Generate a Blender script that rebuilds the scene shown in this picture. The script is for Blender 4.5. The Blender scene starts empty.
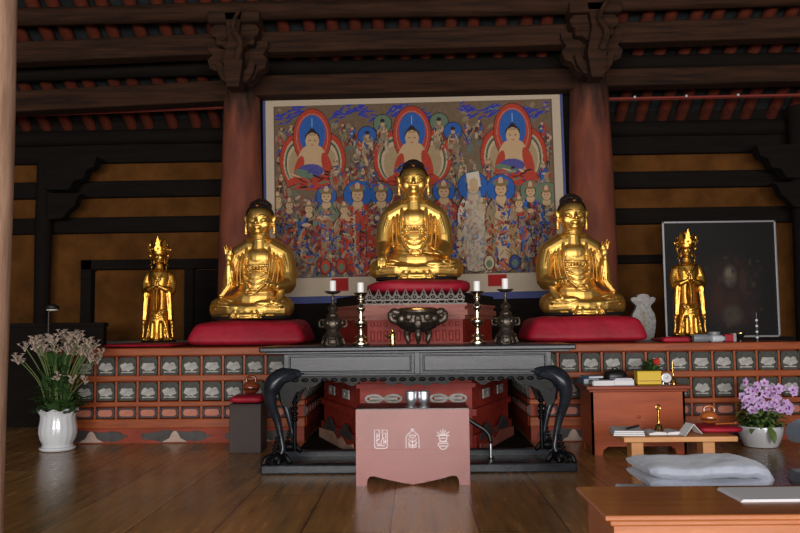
import bpy, bmesh, math, random
import numpy as np
from mathutils import Vector, Matrix, Euler, noise as mnoise
random.seed(7)
PI = math.pi
SC = bpy.context.scene
COL = SC.collection

# ---------------------------------------------------------------- camera
CAM_Z = 1.2
F = 800.0
def cam_axes():
    v = Vector((15.0, -58.5, F)).normalized()          # where the hall axis (+Y) falls: right, up, forward
    r = math.radians(0.72)
    u0 = Vector((-math.sin(r), math.cos(r), 0))
    z = (u0 - u0.dot(v) * v).normalized()
    # camera frame here is (right, up, forward) which is left handed
    x = Vector((z.y * v.z - z.z * v.y, z.z * v.x - z.x * v.z, z.x * v.y - z.y * v.x))
    if x.x < 0: x = -x
    # rows: world axes expressed in (right, up, fwd)
    right = Vector((x.x, v.x, z.x)); up = Vector((x.y, v.y, z.y)); fwd = Vector((x.z, v.z, z.z))
    return right, up, fwd
RIGHT, UP, FWD = cam_axes()
def at(px, py, D):
    "point of the plane y = D that the photograph shows at pixel (px, py)"
    d = RIGHT * ((px - 400) / F) + UP * ((266.5 - py) / F) + FWD
    t = D / d.y
    return Vector((d.x * t, D, CAM_Z + d.z * t))
cd = bpy.data.cameras.new('camera'); cam = bpy.data.objects.new('camera', cd); COL.objects.link(cam)
cd.sensor_width = 36; cd.lens = 36.0; cd.clip_start = .05
m = Matrix((RIGHT, UP, -FWD)).transposed().to_4x4(); m.translation = Vector((0, 0, CAM_Z))
cam.matrix_world = m
SC.camera = cam

# ---------------------------------------------------------------- materials
def S(r, g, b, k=1.0):
    f = lambda c: (c / 12.92 if c <= .04045 else ((c + .055) / 1.055) ** 2.4)
    return (min(1, f(r / 255) * k), min(1, f(g / 255) * k), min(1, f(b / 255) * k), 1)
def mat(name, col, rough=.5, metal=0.0, col2=None, nscale=6.0, stretch=(1, 1, 1), bump=0.0, bscale=None, coat=0.0,
        sheen=0.0, spec=.5, rvar=0.0, kind='noise', detail=6.0, trans=0.0):
    M = bpy.data.materials.new(name); M.use_nodes = True
    nt = M.node_tree; b = nt.nodes['Principled BSDF']
    b.inputs['Base Color'].default_value = col
    b.inputs['Roughness'].default_value = rough
    b.inputs['Metallic'].default_value = metal
    b.inputs['Coat Weight'].default_value = coat
    b.inputs['Coat Roughness'].default_value = .12
    b.inputs['Sheen Weight'].default_value = sheen
    b.inputs['Specular IOR Level'].default_value = spec
    if trans: b.inputs['Transmission Weight'].default_value = trans
    tc = nt.nodes.new('ShaderNodeTexCoord'); mp = nt.nodes.new('ShaderNodeMapping')
    mp.inputs['Scale'].default_value = stretch
    nt.links.new(tc.outputs['Object'], mp.inputs['Vector'])
    n = None
    if col2 is not None or bump or rvar:
        if kind == 'voronoi':
            n = nt.nodes.new('ShaderNodeTexVoronoi'); n.inputs['Scale'].default_value = nscale; out = n.outputs['Distance']
        else:
            n = nt.nodes.new('ShaderNodeTexNoise'); n.inputs['Scale'].default_value = nscale
            n.inputs['Detail'].default_value = detail; n.inputs['Roughness'].default_value = .6; out = n.outputs['Fac']
        nt.links.new(mp.outputs['Vector'], n.inputs['Vector'])
    if col2 is not None:
        rp = nt.nodes.new('ShaderNodeValToRGB')
        rp.color_ramp.elements[0].position = .3; rp.color_ramp.elements[0].color = col
        rp.color_ramp.elements[1].position = .7; rp.color_ramp.elements[1].color = col2
        nt.links.new(out, rp.inputs['Fac']); nt.links.new(rp.outputs['Color'], b.inputs['Base Color'])
    if rvar:
        mr = nt.nodes.new('ShaderNodeMapRange')
        mr.inputs['To Min'].default_value = max(0.02, rough - rvar); mr.inputs['To Max'].default_value = rough + rvar
        nt.links.new(out, mr.inputs['Value']); nt.links.new(mr.outputs['Result'], b.inputs['Roughness'])
    if bump:
        src = out
        if bscale:
            n2 = nt.nodes.new('ShaderNodeTexVoronoi' if kind == 'voronoi' else 'ShaderNodeTexNoise'); n2.inputs['Scale'].default_value = bscale
            nt.links.new(mp.outputs['Vector'], n2.inputs['Vector']); src = n2.outputs[0]
        bp = nt.nodes.new('ShaderNodeBump'); bp.inputs['Strength'].default_value = bump; bp.inputs['Distance'].default_value = .02
        nt.links.new(src, bp.inputs['Height']); nt.links.new(bp.outputs['Normal'], b.inputs['Normal'])
    return M

M = {}
M['gold'] = mat('gilt', S(238, 196, 110), .46, 1.0, col2=S(222, 174, 88), nscale=9, rvar=.05, bump=.04, bscale=40)
M['gold_old'] = mat('old_gilt', S(226, 176, 84), .38, 1.0, col2=S(190, 136, 54), nscale=14, rvar=.08, bump=.1, bscale=50)
M['hair'] = mat('hair_paint', S(34, 24, 20), .45, 0, kind='voronoi', nscale=60, bump=.6)
M['hair_gem'] = mat('hair_gem', S(150, 90, 40), .3, .6)
M['dark_base'] = mat('black_lacquer_base', S(16, 11, 9), .8, spec=.2)
M['lip'] = mat('lip_paint', S(150, 70, 30), .4, .5)
M['red_cloth'] = mat('red_satin', S(166, 16, 42), .62, 0, col2=S(136, 8, 32), nscale=5, spec=.4, bump=.5, bscale=7)
M['red_cloth_dark'] = mat('dark_red_cloth', S(120, 14, 26), .7, 0, col2=S(96, 10, 20), nscale=9)
M['lacquer'] = mat('black_lacquer', S(24, 26, 30), .28, 0, col2=S(34, 38, 46), nscale=5, stretch=(1, 4, 4), coat=.0, spec=.3, rvar=.06, bump=.03)
M['lacquer_carved'] = mat('black_lacquer_carved', S(9, 9, 10), .4, 0, bump=.1, nscale=28, spec=.12)
M['floor_base'] = mat('under_floor', S(30, 22, 16), .6)
M['altar_wood'] = mat('altar_orange_wood', S(158, 80, 40), .45, 0, col2=S(124, 56, 27), nscale=5, stretch=(.6, 6, 6), bump=.05, spec=.28)
M['altar_panel'] = mat('panel_green_grey', S(68, 68, 60), .65, 0, col2=S(44, 44, 40), nscale=20, bump=.3)
M['altar_motif'] = mat('panel_pale_motif', S(184, 180, 174), .6, 0, col2=S(128, 126, 120), nscale=22)
M['altar_purple'] = mat('panel_plum', S(70, 44, 46), .6, 0, col2=S(54, 34, 36), nscale=20)
M['altar_pink'] = mat('panel_pink', S(188, 116, 92), .6, 0, col2=S(160, 94, 74), nscale=20)
M['base_red'] = mat('base_faded_red', S(150, 64, 42), .6, 0, col2=S(116, 46, 30), nscale=8, stretch=(.6, 3, 3), spec=.25)
M['base_cloud'] = mat('base_cloud_grey', S(66, 62, 60), .6, 0, col2=S(40, 38, 38), nscale=15)
M['base_mount'] = mat('base_mountain_cream', S(176, 150, 136), .6, 0, col2=S(150, 128, 116), nscale=12)
M['ped_red'] = mat('pedestal_red', S(152, 50, 38), .5, 0, col2=S(116, 34, 27), nscale=7, stretch=(.8, 2, 2), spec=.2)
M['ped_pink'] = mat('pedestal_faded_pink', S(160, 94, 80), .6, 0, col2=S(124, 62, 52), nscale=10, stretch=(.6, 4, 4))
M['lace'] = mat('silver_grey_lace', S(150, 140, 132), .5, .2, col2=S(98, 90, 86), nscale=40, bump=.5)
M['cream_board'] = mat('worn_cream_board', S(180, 150, 128), .6, 0, col2=S(140, 100, 80), nscale=10)
M['bronze'] = mat('dark_bronze', S(98, 88, 78), .38, .8, col2=S(56, 48, 42), nscale=26, bump=.5)
M['silver'] = mat('polished_brass', S(226, 214, 194), .2, 1.0)
M['brass'] = mat('brass', S(190, 150, 84), .25, 1.0)
M['candle'] = mat('candle_wax', S(226, 224, 222), .5)
M['wick'] = mat('wick', S(30, 26, 24), .8)
M['box_red'] = mat('rose_lacquer_board', S(124, 50, 42), .32, 0, col2=S(112, 44, 36), nscale=3, coat=.2, rvar=.04)
M['white_paint'] = mat('white_paint', S(226, 220, 222), .5)
M['box_top'] = mat('dark_box_top', S(60, 34, 28), .2, 0, coat=.4)
M['desk'] = mat('reddish_wood', S(164, 76, 36), .42, 0, col2=S(136, 58, 26), nscale=3.5, stretch=(.5, 5, 5), spec=.25, bump=.03)
M['desk_edge'] = mat('desk_moulding', S(138, 58, 28), .42, 0, col2=S(110, 42, 20), nscale=4, stretch=(.5, 5, 5), spec=.3)
M['near_desk'] = mat('honey_wood', S(164, 96, 46), .36, 0, col2=S(132, 70, 32), nscale=3, stretch=(.4, 6, 6), coat=.15, bump=.03)
M['pale_wood'] = mat('pale_pine', S(206, 148, 92), .45, 0, col2=S(186, 124, 72), nscale=4, stretch=(.5, 6, 6))
M['grey_cloth'] = mat('grey_blue_cotton', S(182, 188, 202), .9, 0, col2=S(170, 176, 192), nscale=30, bump=.15, bscale=12, sheen=.2)
M['blue_cloth'] = mat('slate_blue_cotton', S(92, 106, 128), .85, 0, col2=S(80, 94, 116), nscale=30, bump=.15, sheen=.2)
M['porcelain'] = mat('white_porcelain', S(206, 208, 212), .16, 0, coat=.4)
M['leaf'] = mat('green_leaf', S(52, 82, 36), .5, 0, col2=S(34, 58, 26), nscale=9)
M['leaf_light'] = mat('light_leaf', S(112, 132, 66), .5, 0, col2=S(82, 106, 48), nscale=9)
M['stem'] = mat('stem', S(92, 110, 54), .6)
M['petal_pale'] = mat('pale_pink_petal', S(196, 176, 160), .7, 0, col2=S(172, 150, 138), nscale=30)
M['petal_violet'] = mat('lilac_petal', S(206, 178, 216), .7, 0, col2=S(178, 140, 196), nscale=18)
M['petal_eye'] = mat('magenta_eye', S(130, 40, 110), .6)
M['red_flower'] = mat('red_petal', S(180, 40, 30), .6)
M['stone'] = mat('pale_stone', S(176, 172, 166), .7, 0, col2=S(126, 124, 122), nscale=34, bump=.3)
M['stone_mark'] = mat('ochre_ink', S(150, 120, 70), .7)
M['paper'] = mat('paper', S(206, 204, 206), .7)
M['paper_lilac'] = mat('paper_lilac', S(186, 182, 202), .7)
M['paper_blue'] = mat('blue_cover', S(86, 120, 146), .5)
M['yellow'] = mat('yellow_card', S(206, 170, 20), .5)
M['black'] = mat('black_plastic', S(18, 18, 20), .4)
M['grey_stand'] = mat('grey_brown_board', S(64, 53, 51), .6, 0, spec=.25, col2=S(55, 46, 44), nscale=4)
M['fish_wood'] = mat('polished_wood_gong', S(136, 64, 34), .25, 0, coat=.5, col2=S(110, 46, 22), nscale=6)
M['fish_light'] = mat('amber_wood_gong', S(176, 96, 44), .22, 0, coat=.5, col2=S(140, 70, 30), nscale=6)
M['steel'] = mat('steel', S(226, 230, 236), .42, 1.0)
M['white_plastic'] = mat('white_plastic', S(190, 194, 200), .4)
M['grey_plastic'] = mat('grey_plastic', S(120, 124, 130), .4)
M['ochre'] = mat('ochre_plaster', S(100, 62, 26), .95, 0, spec=.1, col2=S(70, 42, 17), nscale=3.5, bump=.15, bscale=8)
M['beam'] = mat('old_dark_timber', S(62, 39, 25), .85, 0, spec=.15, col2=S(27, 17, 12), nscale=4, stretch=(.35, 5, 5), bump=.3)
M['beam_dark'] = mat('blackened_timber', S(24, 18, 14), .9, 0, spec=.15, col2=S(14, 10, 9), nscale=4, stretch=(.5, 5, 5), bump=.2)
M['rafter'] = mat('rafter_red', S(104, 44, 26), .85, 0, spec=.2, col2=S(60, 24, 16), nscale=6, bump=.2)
M['roofboard'] = mat('roof_grey_board', S(40, 44, 44), .9, 0, spec=.2, col2=S(22, 24, 26), nscale=5)
M['red_line'] = mat('dull_red_batten', S(120, 40, 28), .8)
M['cloth_blue'] = mat('blue_mount_cloth', S(66, 74, 120), .85, 0, col2=S(56, 64, 108), nscale=30)
M['dark_glass'] = None
M['pale_frame'] = mat('pale_metal_frame', S(150, 150, 152), .4, .5)
M['side_wall'] = mat('dark_side_wall', S(52, 40, 30), .9, 0, col2=S(40, 30, 24), nscale=3)
M['lamp_black'] = mat('lamp_black', S(22, 20, 20), .5)
M['lamp_glow'] = mat('lamp_white', S(230, 228, 215), .3)
M['carpet'] = mat('grey_ledge_cloth', S(92, 88, 84), .9)

def pillar_mat():
    Mx = bpy.data.materials.new('painted_pillar'); Mx.use_nodes = True; nt = Mx.node_tree; b = nt.nodes['Principled BSDF']
    b.inputs['Roughness'].default_value = .75; b.inputs['Specular IOR Level'].default_value = .25
    tc = nt.nodes.new('ShaderNodeTexCoord'); sx = nt.nodes.new('ShaderNodeSeparateXYZ'); nt.links.new(tc.outputs['Object'], sx.inputs[0])
    n = nt.nodes.new('ShaderNodeTexNoise'); n.inputs['Scale'].default_value = 3; n.inputs['Detail'].default_value = 6
    mp = nt.nodes.new('ShaderNodeMapping'); mp.inputs['Scale'].default_value = (2.5, 2.5, .6)
    nt.links.new(tc.outputs['Object'], mp.inputs[0]); nt.links.new(mp.outputs[0], n.inputs['Vector'])
    # bare old timber shows above the height where the red paint ends, with a ragged edge
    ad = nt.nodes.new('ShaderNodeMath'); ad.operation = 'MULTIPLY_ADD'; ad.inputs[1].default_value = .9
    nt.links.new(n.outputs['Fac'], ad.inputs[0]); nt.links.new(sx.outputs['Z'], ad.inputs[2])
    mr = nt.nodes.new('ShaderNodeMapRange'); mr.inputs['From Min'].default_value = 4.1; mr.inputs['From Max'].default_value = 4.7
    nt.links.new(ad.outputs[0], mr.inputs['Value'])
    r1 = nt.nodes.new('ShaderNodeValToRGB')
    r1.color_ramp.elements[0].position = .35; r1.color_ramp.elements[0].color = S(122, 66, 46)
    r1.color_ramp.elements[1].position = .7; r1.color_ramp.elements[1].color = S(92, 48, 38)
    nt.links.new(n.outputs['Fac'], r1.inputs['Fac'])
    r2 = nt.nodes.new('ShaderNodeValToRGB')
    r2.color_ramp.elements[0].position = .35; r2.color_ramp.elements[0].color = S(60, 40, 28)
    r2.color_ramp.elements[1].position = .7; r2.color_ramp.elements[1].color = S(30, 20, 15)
    nt.links.new(n.outputs['Fac'], r2.inputs['Fac'])
    mx = nt.nodes.new('ShaderNodeMix'); mx.data_type = 'RGBA'
    nt.links.new(mr.outputs[0], mx.inputs[0]); nt.links.new(r1.outputs[0], mx.inputs[6]); nt.links.new(r2.outputs[0], mx.inputs[7])
    nt.links.new(mx.outputs[2], b.inputs['Base Color'])
    bp = nt.nodes.new('ShaderNodeBump'); bp.inputs['Strength'].default_value = .3
    nt.links.new(n.outputs['Fac'], bp.inputs['Height']); nt.links.new(bp.outputs[0], b.inputs['Normal'])
    return Mx
M['pillar'] = pillar_mat()
M['near_pillar'] = mat('weathered_pillar', S(188, 152, 128), .85, 0, spec=.2, col2=S(136, 104, 86), nscale=5, stretch=(3, 3, .5), bump=.35)

def floor_mat():
    Mx = bpy.data.materials.new('polished_floor_boards'); Mx.use_nodes = True; nt = Mx.node_tree; b = nt.nodes['Principled BSDF']
    tc = nt.nodes.new('ShaderNodeTexCoord')
    mp = nt.nodes.new('ShaderNodeMapping'); mp.inputs['Rotation'].default_value = (0, 0, PI / 2); mp.inputs['Location'].default_value = (.55, .16, 0)
    nt.links.new(tc.outputs['Object'], mp.inputs[0])
    b.inputs['Specular IOR Level'].default_value = .4
    br = nt.nodes.new('ShaderNodeTexBrick'); br.offset = .5; br.inputs['Scale'].default_value = 1
    br.inputs['Brick Width'].default_value = 2.1; br.inputs['Row Height'].default_value = .52; br.inputs['Mortar Size'].default_value = .005
    br.inputs['Color1'].default_value = S(190, 140, 82); br.inputs['Color2'].default_value = S(160, 114, 64); br.inputs['Mortar'].default_value = S(96, 66, 38)
    nt.links.new(mp.outputs[0], br.inputs['Vector'])
    m2 = nt.nodes.new('ShaderNodeMapping'); m2.inputs['Scale'].default_value = (7, .7, 1); nt.links.new(tc.outputs['Object'], m2.inputs[0])
    n = nt.nodes.new('ShaderNodeTexNoise'); n.inputs['Scale'].default_value = 2.2; n.inputs['Detail'].default_value = 8; nt.links.new(m2.outputs[0], n.inputs['Vector'])
    rp = nt.nodes.new('ShaderNodeValToRGB')
    rp.color_ramp.elements[0].position = .3; rp.color_ramp.elements[0].color = (.5, .5, .5, 1)
    rp.color_ramp.elements[1].position = .75; rp.color_ramp.elements[1].color = (1.15, 1.12, 1.08, 1)
    nt.links.new(n.outputs['Fac'], rp.inputs['Fac'])
    mx = nt.nodes.new('ShaderNodeMix'); mx.data_type = 'RGBA'; mx.blend_type = 'MULTIPLY'; mx.inputs[0].default_value = 1
    nt.links.new(br.outputs['Color'], mx.inputs[6]); nt.links.new(rp.outputs['Color'], mx.inputs[7]); nt.links.new(mx.outputs[2], b.inputs['Base Color'])
    mr = nt.nodes.new('ShaderNodeMapRange'); mr.inputs['To Min'].default_value = .16; mr.inputs['To Max'].default_value = .34
    nt.links.new(n.outputs['Fac'], mr.inputs['Value']); nt.links.new(mr.outputs[0], b.inputs['Roughness'])
    bp = nt.nodes.new('ShaderNodeBump'); bp.inputs['Strength'].default_value = .18; bp.inputs['Distance'].default_value = .006
    ad = nt.nodes.new('ShaderNodeMath'); ad.operation = 'MULTIPLY_ADD'; ad.inputs[1].default_value = -1.0
    sc = nt.nodes.new('ShaderNodeMath'); sc.operation = 'MULTIPLY'; sc.inputs[1].default_value = .12
    nt.links.new(n.outputs['Fac'], sc.inputs[0]); nt.links.new(br.outputs['Fac'], ad.inputs[0]); nt.links.new(sc.outputs[0], ad.inputs[2])
    nt.links.new(ad.outputs[0], bp.inputs['Height']); nt.links.new(bp.outputs[0], b.inputs['Normal'])
    return Mx
M['floor'] = floor_mat()
def attr_mat(name, rough, coat=0):
    Mx = bpy.data.materials.new(name); Mx.use_nodes = True; nt = Mx.node_tree; b = nt.nodes['Principled BSDF']
    a = nt.nodes.new('ShaderNodeAttribute'); a.attribute_name = 'Col'; nt.links.new(a.outputs['Color'], b.inputs['Base Color'])
    b.inputs['Roughness'].default_value = rough; b.inputs['Coat Weight'].default_value = coat; b.inputs['Coat Roughness'].default_value = .05; b.inputs['Specular IOR Level'].default_value = .2
    return Mx
M['artwork'] = attr_mat('painted_silk', .85)
M['dark_art'] = attr_mat('glazed_dark_painting', .5, .08)

# ---------------------------------------------------------------- mesh building
class MB:
    def __init__(s): s.bm = bmesh.new()
    def box(s, c, size, bev=0.0, rz=0, rot=None, seg=2):
        b = bmesh.new(); bmesh.ops.create_cube(b, size=1)
        bmesh.ops.scale(b, vec=size, verts=b.verts)
        if bev: bmesh.ops.bevel(b, geom=b.edges[:], offset=bev, segments=seg, affect='EDGES', profile=.5)
        mt = Matrix.Translation(c) @ (Euler(rot).to_matrix().to_4x4() if rot else Matrix.Rotation(rz, 4, 'Z'))
        return s.add(b, mt)
    def add(s, b, mt=None):
        if mt is not None: bmesh.ops.transform(b, matrix=mt, verts=b.verts)
        me = bpy.data.meshes.new('t'); b.to_mesh(me); b.free(); s.bm.from_mesh(me); bpy.data.meshes.remove(me); return s
    def ell(s, c, r, rot=None, u=20, v=14):
        b = bmesh.new(); bmesh.ops.create_uvsphere(b, u_segments=u, v_segments=v, radius=1)
        bmesh.ops.scale(b, vec=r, verts=b.verts)
        return s.add(b, Matrix.Translation(c) @ (Euler(rot).to_matrix().to_4x4() if rot else Matrix()))
    def lathe(s, prof, c=(0, 0, 0), n=28, sq=(1, 1)):
        "prof: (radius, z) bottom to top"
        vs = []; bm = s.bm
        for r, z in prof:
            if r < 1e-5: vs.append([bm.verts.new((c[0], c[1], c[2] + z))])
            else: vs.append([bm.verts.new((c[0] + r * sq[0] * math.cos(2 * PI * k / n), c[1] + r * sq[1] * math.sin(2 * PI * k / n), c[2] + z)) for k in range(n)])
        for a, b in zip(vs, vs[1:]):
            for k in range(n):
                k2 = (k + 1) % n
                if len(a) == 1 and len(b) == 1: continue
                if len(a) == 1: bm.faces.new((a[0], b[k2], b[k]))
                elif len(b) == 1: bm.faces.new((a[k], a[k2], b[0]))
                else: bm.faces.new((a[k], a[k2], b[k2], b[k]))
        if len(vs[0]) > 1: bm.faces.new(vs[0][::-1])
        if len(vs[-1]) > 1: bm.faces.new(vs[-1])
        return s
    def tube(s, pts, rad, n=10, flat=1.0, caps=True, round_ends=False):
        "swept tube through pts; rad scalar or list; flat squashes along the frame's second axis"
        pts = [Vector(p) for p in pts]
        if not hasattr(rad, '__len__'): rad = [rad] * len(pts)
        rad = list(rad)
        if round_ends:
            d0 = (pts[0] - pts[1]).normalized(); d1 = (pts[-1] - pts[-2]).normalized()
            a = [pts[0] + d0 * rad[0] * q for q in (.97, .7)]; b = [pts[-1] + d1 * rad[-1] * q for q in (.7, .97)]
            pts = a + pts + b; rad = [rad[0] * .25, rad[0] * .72] + rad + [rad[-1] * .72, rad[-1] * .25]
        bm = s.bm; rings = []; prev = None
        for i, p in enumerate(pts):
            t = (pts[min(i + 1, len(pts) - 1)] - pts[max(i - 1, 0)]).normalized()
            if prev is None:
                ref = Vector((0, 0, 1)) if abs(t.z) < .9 else Vector((1, 0, 0))
                u = t.cross(ref).normalized()
            else: u = (prev - t * prev.dot(t)).normalized()
            prev = u; w = t.cross(u)
            rings.append([bm.verts.new(p + u * (rad[i] * math.cos(2 * PI * k / n)) + w * (rad[i] * flat * math.sin(2 * PI * k / n))) for k in range(n)])
        for a, b in zip(rings, rings[1:]):
            for k in range(n): bm.faces.new((a[k], a[(k + 1) % n], b[(k + 1) % n], b[k]))
        if caps: bm.faces.new(rings[0][::-1]); bm.faces.new(rings[-1])
        return s
    def prism(s, pts, y0, y1, mt=None):
        "outline of (x, z) points given depth along y"
        b = bmesh.new()
        f = [b.verts.new((x, y0, z)) for x, z in pts]; g = [b.verts.new((x, y1, z)) for x, z in pts]
        b.faces.new(f); b.faces.new(g[::-1])
        for k in range(len(pts)): b.faces.new((f[k], g[k], g[(k + 1) % len(pts)], f[(k + 1) % len(pts)]))
        bmesh.ops.recalc_face_normals(b, faces=b.faces); return s.add(b, mt)
    def plan(s, pts, z0, z1):
        "outline of (x, y) points given height along z"
        b = bmesh.new()
        f = [b.verts.new((x, y, z0)) for x, y in pts]; g = [b.verts.new((x, y, z1)) for x, y in pts]
        b.faces.new(f[::-1]); b.faces.new(g)
        for k in range(len(pts)): b.faces.new((f[k], f[(k + 1) % len(pts)], g[(k + 1) % len(pts)], g[k]))
        bmesh.ops.recalc_face_normals(b, faces=b.faces); return s.add(b)
    def pillow(s, c, r, e=.35, ez=.7, amp=.0, fr=4.0, seed=0, u=64, v=32, rz=0, sag=0.0):
        "superellipsoid cushion with soft creases"
        sg = lambda a, p: math.copysign(abs(a) ** p, a)
        b = bmesh.new(); rows = []
        for j in range(v + 1):
            ph = -PI / 2 + PI * j / v
            row = []
            for i in range(u):
                th = 2 * PI * i / u
                x = r[0] * sg(math.cos(ph), ez) * sg(math.cos(th), e); y = r[1] * sg(math.cos(ph), ez) * sg(math.sin(th), e); z = r[2] * sg(math.sin(ph), ez)
                if sag: z -= sag * (abs(x / r[0]) ** 3) * (1 if z > 0 else 0)
                if amp:
                    q = Vector((x * fr + seed, y * fr, z * fr)); d = mnoise.noise(q) * amp + mnoise.noise(q * 2.7) * amp * .4
                    l = math.sqrt(x * x + y * y + z * z) or 1
                    x += d * x / l; y += d * y / l; z += d * (1 if z > 0 else .3)
                row.append(b.verts.new((x, y, z)))
            rows.append(row)
        for j in range(v):
            for i in range(u): b.faces.new((rows[j][i], rows[j][(i + 1) % u], rows[j + 1][(i + 1) % u], rows[j + 1][i]))
        bmesh.ops.remove_doubles(b, verts=b.verts, dist=1e-5)
        return s.add(b, Matrix.Translation(c) @ Matrix.Rotation(rz, 4, 'Z'))
    def mesh(s, name):
        me = bpy.data.meshes.new(name); s.bm.to_mesh(me); s.bm.free(); return me
    def build(s, name, m, parent=None, smooth=False, loc=None):
        bmesh.ops.recalc_face_normals(s.bm, faces=s.bm.faces)
        return link(name, s.mesh(name), m, parent, smooth, loc)
def link(name, me, m, parent=None, smooth=False, loc=None):
    o = bpy.data.objects.new(name, me)
    if m is not None and not me.materials: me.materials.append(m)
    if smooth: shade(me)
    COL.objects.link(o); o.parent = parent
    if loc is not None: o.location = loc
    return o
def shade(me, ang=40):
    n = len(me.polygons); me.polygons.foreach_set('use_smooth', [True] * n)
    try: me.set_sharp_from_angle(angle=math.radians(ang))
    except Exception: pass
    me.update()
def remesh(mb, name, vox, smooth=2, fac=.5):
    "melt overlapping solids into one continuous skin"
    bmesh.ops.recalc_face_normals(mb.bm, faces=mb.bm.faces)
    me = mb.mesh(name + '_src'); o = bpy.data.objects.new('tmp', me); COL.objects.link(o)
    r = o.modifiers.new('r', 'REMESH'); r.mode = 'VOXEL'; r.voxel_size = vox; r.use_smooth_shade = True
    if smooth:
        s = o.modifiers.new('s', 'SMOOTH'); s.iterations = smooth; s.factor = fac
    dg = bpy.context.evaluated_depsgraph_get()
    out = bpy.data.meshes.new_from_object(o.evaluated_get(dg)); out.name = name
    bpy.data.objects.remove(o); bpy.data.meshes.remove(me)
    out.polygons.foreach_set('use_smooth', [True] * len(out.polygons)); out.update()
    return out
def thing(name, label, cat, loc=(0, 0, 0), rz=0, group=None):
    o = bpy.data.objects.new(name, None); COL.objects.link(o); o.location = loc; o.rotation_euler = (0, 0, rz)
    o.empty_display_size = .1
    return tag(o, label, cat, group)
def tag(o, label, cat, group=None):
    o['label'] = label; o['category'] = cat
    if group: o['group'] = group
    return o
def struct(o, label=None):
    o['kind'] = 'structure'
    if label: o['label'] = label
    return o
def dup(root, loc, rz=None, label=None):
    r = root.copy(); COL.objects.link(r); r.location = loc
    if rz is not None: r.rotation_euler = (0, 0, rz)
    if label: r['label'] = label
    for ch in list(root.children):
        c = ch.copy(); COL.objects.link(c); c.parent = r
        for g in list(ch.children):
            d = g.copy(); COL.objects.link(d); d.parent = c
    return r
def bez(p, n=12):
    "smooth polyline through the points (Catmull-Rom)"
    p = [Vector(q) for q in p]; out = []
    for i in range(len(p) - 1):
        a = p[i - 1] if i else p[0] * 2 - p[1]; b = p[i]; c = p[i + 1]; d = p[i + 2] if i + 2 < len(p) else p[-1] * 2 - p[-2]
        for k in range(n):
            t = k / n
            out.append(.5 * ((2 * b) + (c - a) * t + (2 * a - 5 * b + 4 * c - d) * t * t + (3 * b - 3 * c + d - a) * t ** 3))
    out.append(p[-1]); return out

exec_parts = []
# ================================================================ the room
XL, XR, YB, YF = -6.2, 6.2, 11.0, -5.0
struct(MB().box((0, 3, -.05), (12.6, 16.4, .1)).build('floor', M['floor']))
struct(MB().box((0, YB + .1, 2.3), (12.6, .2, 4.6)).build('wall_back', M['ochre']))
struct(MB().box((XL - .1, 3, 2.6), (.2, 16.2, 5.2)).build('wall_left', M['side_wall']))
struct(MB().box((XR + .1, 3, 2.6), (.2, 16.2, 5.2)).build('wall_right', M['side_wall']))
fw = MB().box((0, YF - .1, 4.1), (12.6, .2, 2.2)).box((0, YF - .1, .35), (12.6, .2, .7))  # unseen front wall; low panel shaped to darken the table apron's reflection
for x in (-6.0, -1.95, 1.95, 6.0): fw.box((x, YF - .1, 1.85), (.4, .2, 2.3))
struct(fw.build('wall_front', M['side_wall']))
struct(MB().box((0, 10.26, 2.1), (4.1, .1, 4.2)).build('wall_middle', M['beam_dark']))

# roof: boards with rafters running up from the back eave
def roof_z(y): return 3.98 + .6 * (11 - y)
ceil = thing('ceiling', 'dark roof of grey boards between red rafters', 'ceiling'); ceil['kind'] = 'structure'
cb = MB()
def slab(mb, y0, z0, y1, z1, t=.06):
    mb.prism([(y0, z0), (y1, z1), (y1, z1 + t), (y0, z0 + t)], XL - .1, XR + .1, Matrix(((0, 1, 0, 0), (1, 0, 0, 0), (0, 0, 1, 0), (0, 0, 0, 1))))
slab(cb, 11.2, roof_z(11.2) + .1, 6.4, roof_z(6.4) + .1); slab(cb, 6.4, roof_z(6.4) + .1, 4.4, roof_z(6.4) + .1); slab(cb, 4.4, roof_z(6.4) + .1, -5.2, 4.4)
cb.build('roof_boards', M['roofboard'], ceil)
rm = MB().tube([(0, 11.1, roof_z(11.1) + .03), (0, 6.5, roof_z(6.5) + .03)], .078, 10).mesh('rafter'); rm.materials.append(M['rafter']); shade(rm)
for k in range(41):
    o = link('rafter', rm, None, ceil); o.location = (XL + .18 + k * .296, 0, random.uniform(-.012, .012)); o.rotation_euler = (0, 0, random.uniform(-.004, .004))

def log(name, a, b, r, m, r2=None, rough=True, n=16):
    "a hewn timber with a slightly wandering line"
    a, b = Vector(a), Vector(b); pts = []; K = 14
    for k in range(K + 1):
        t = k / K; p = a.lerp(b, t); p.z += .02 * math.sin(t * 5 + a.z * 7) + .012 * math.sin(t * 13 + a.y); pts.append(p)
    return struct(MB().tube(pts, [r * (1 + .05 * math.sin(k * 1.7 + a.x)) for k in range(K + 1)], n).build(name, m, smooth=True))
def beam(name, a, b, h, d, m):
    a, b = Vector(a), Vector(b); c = (a + b) / 2; L = (b - a).length; ang = math.atan2(b.z - a.z, (b - a).xy.length)
    mb = MB(); mb.box(c, (L, d, h), .025, rot=(0, -ang, math.atan2(b.y - a.y, b.x - a.x)))
    return struct(mb.build(name, m))
PLX, PRX = -2.175, 2.24
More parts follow.
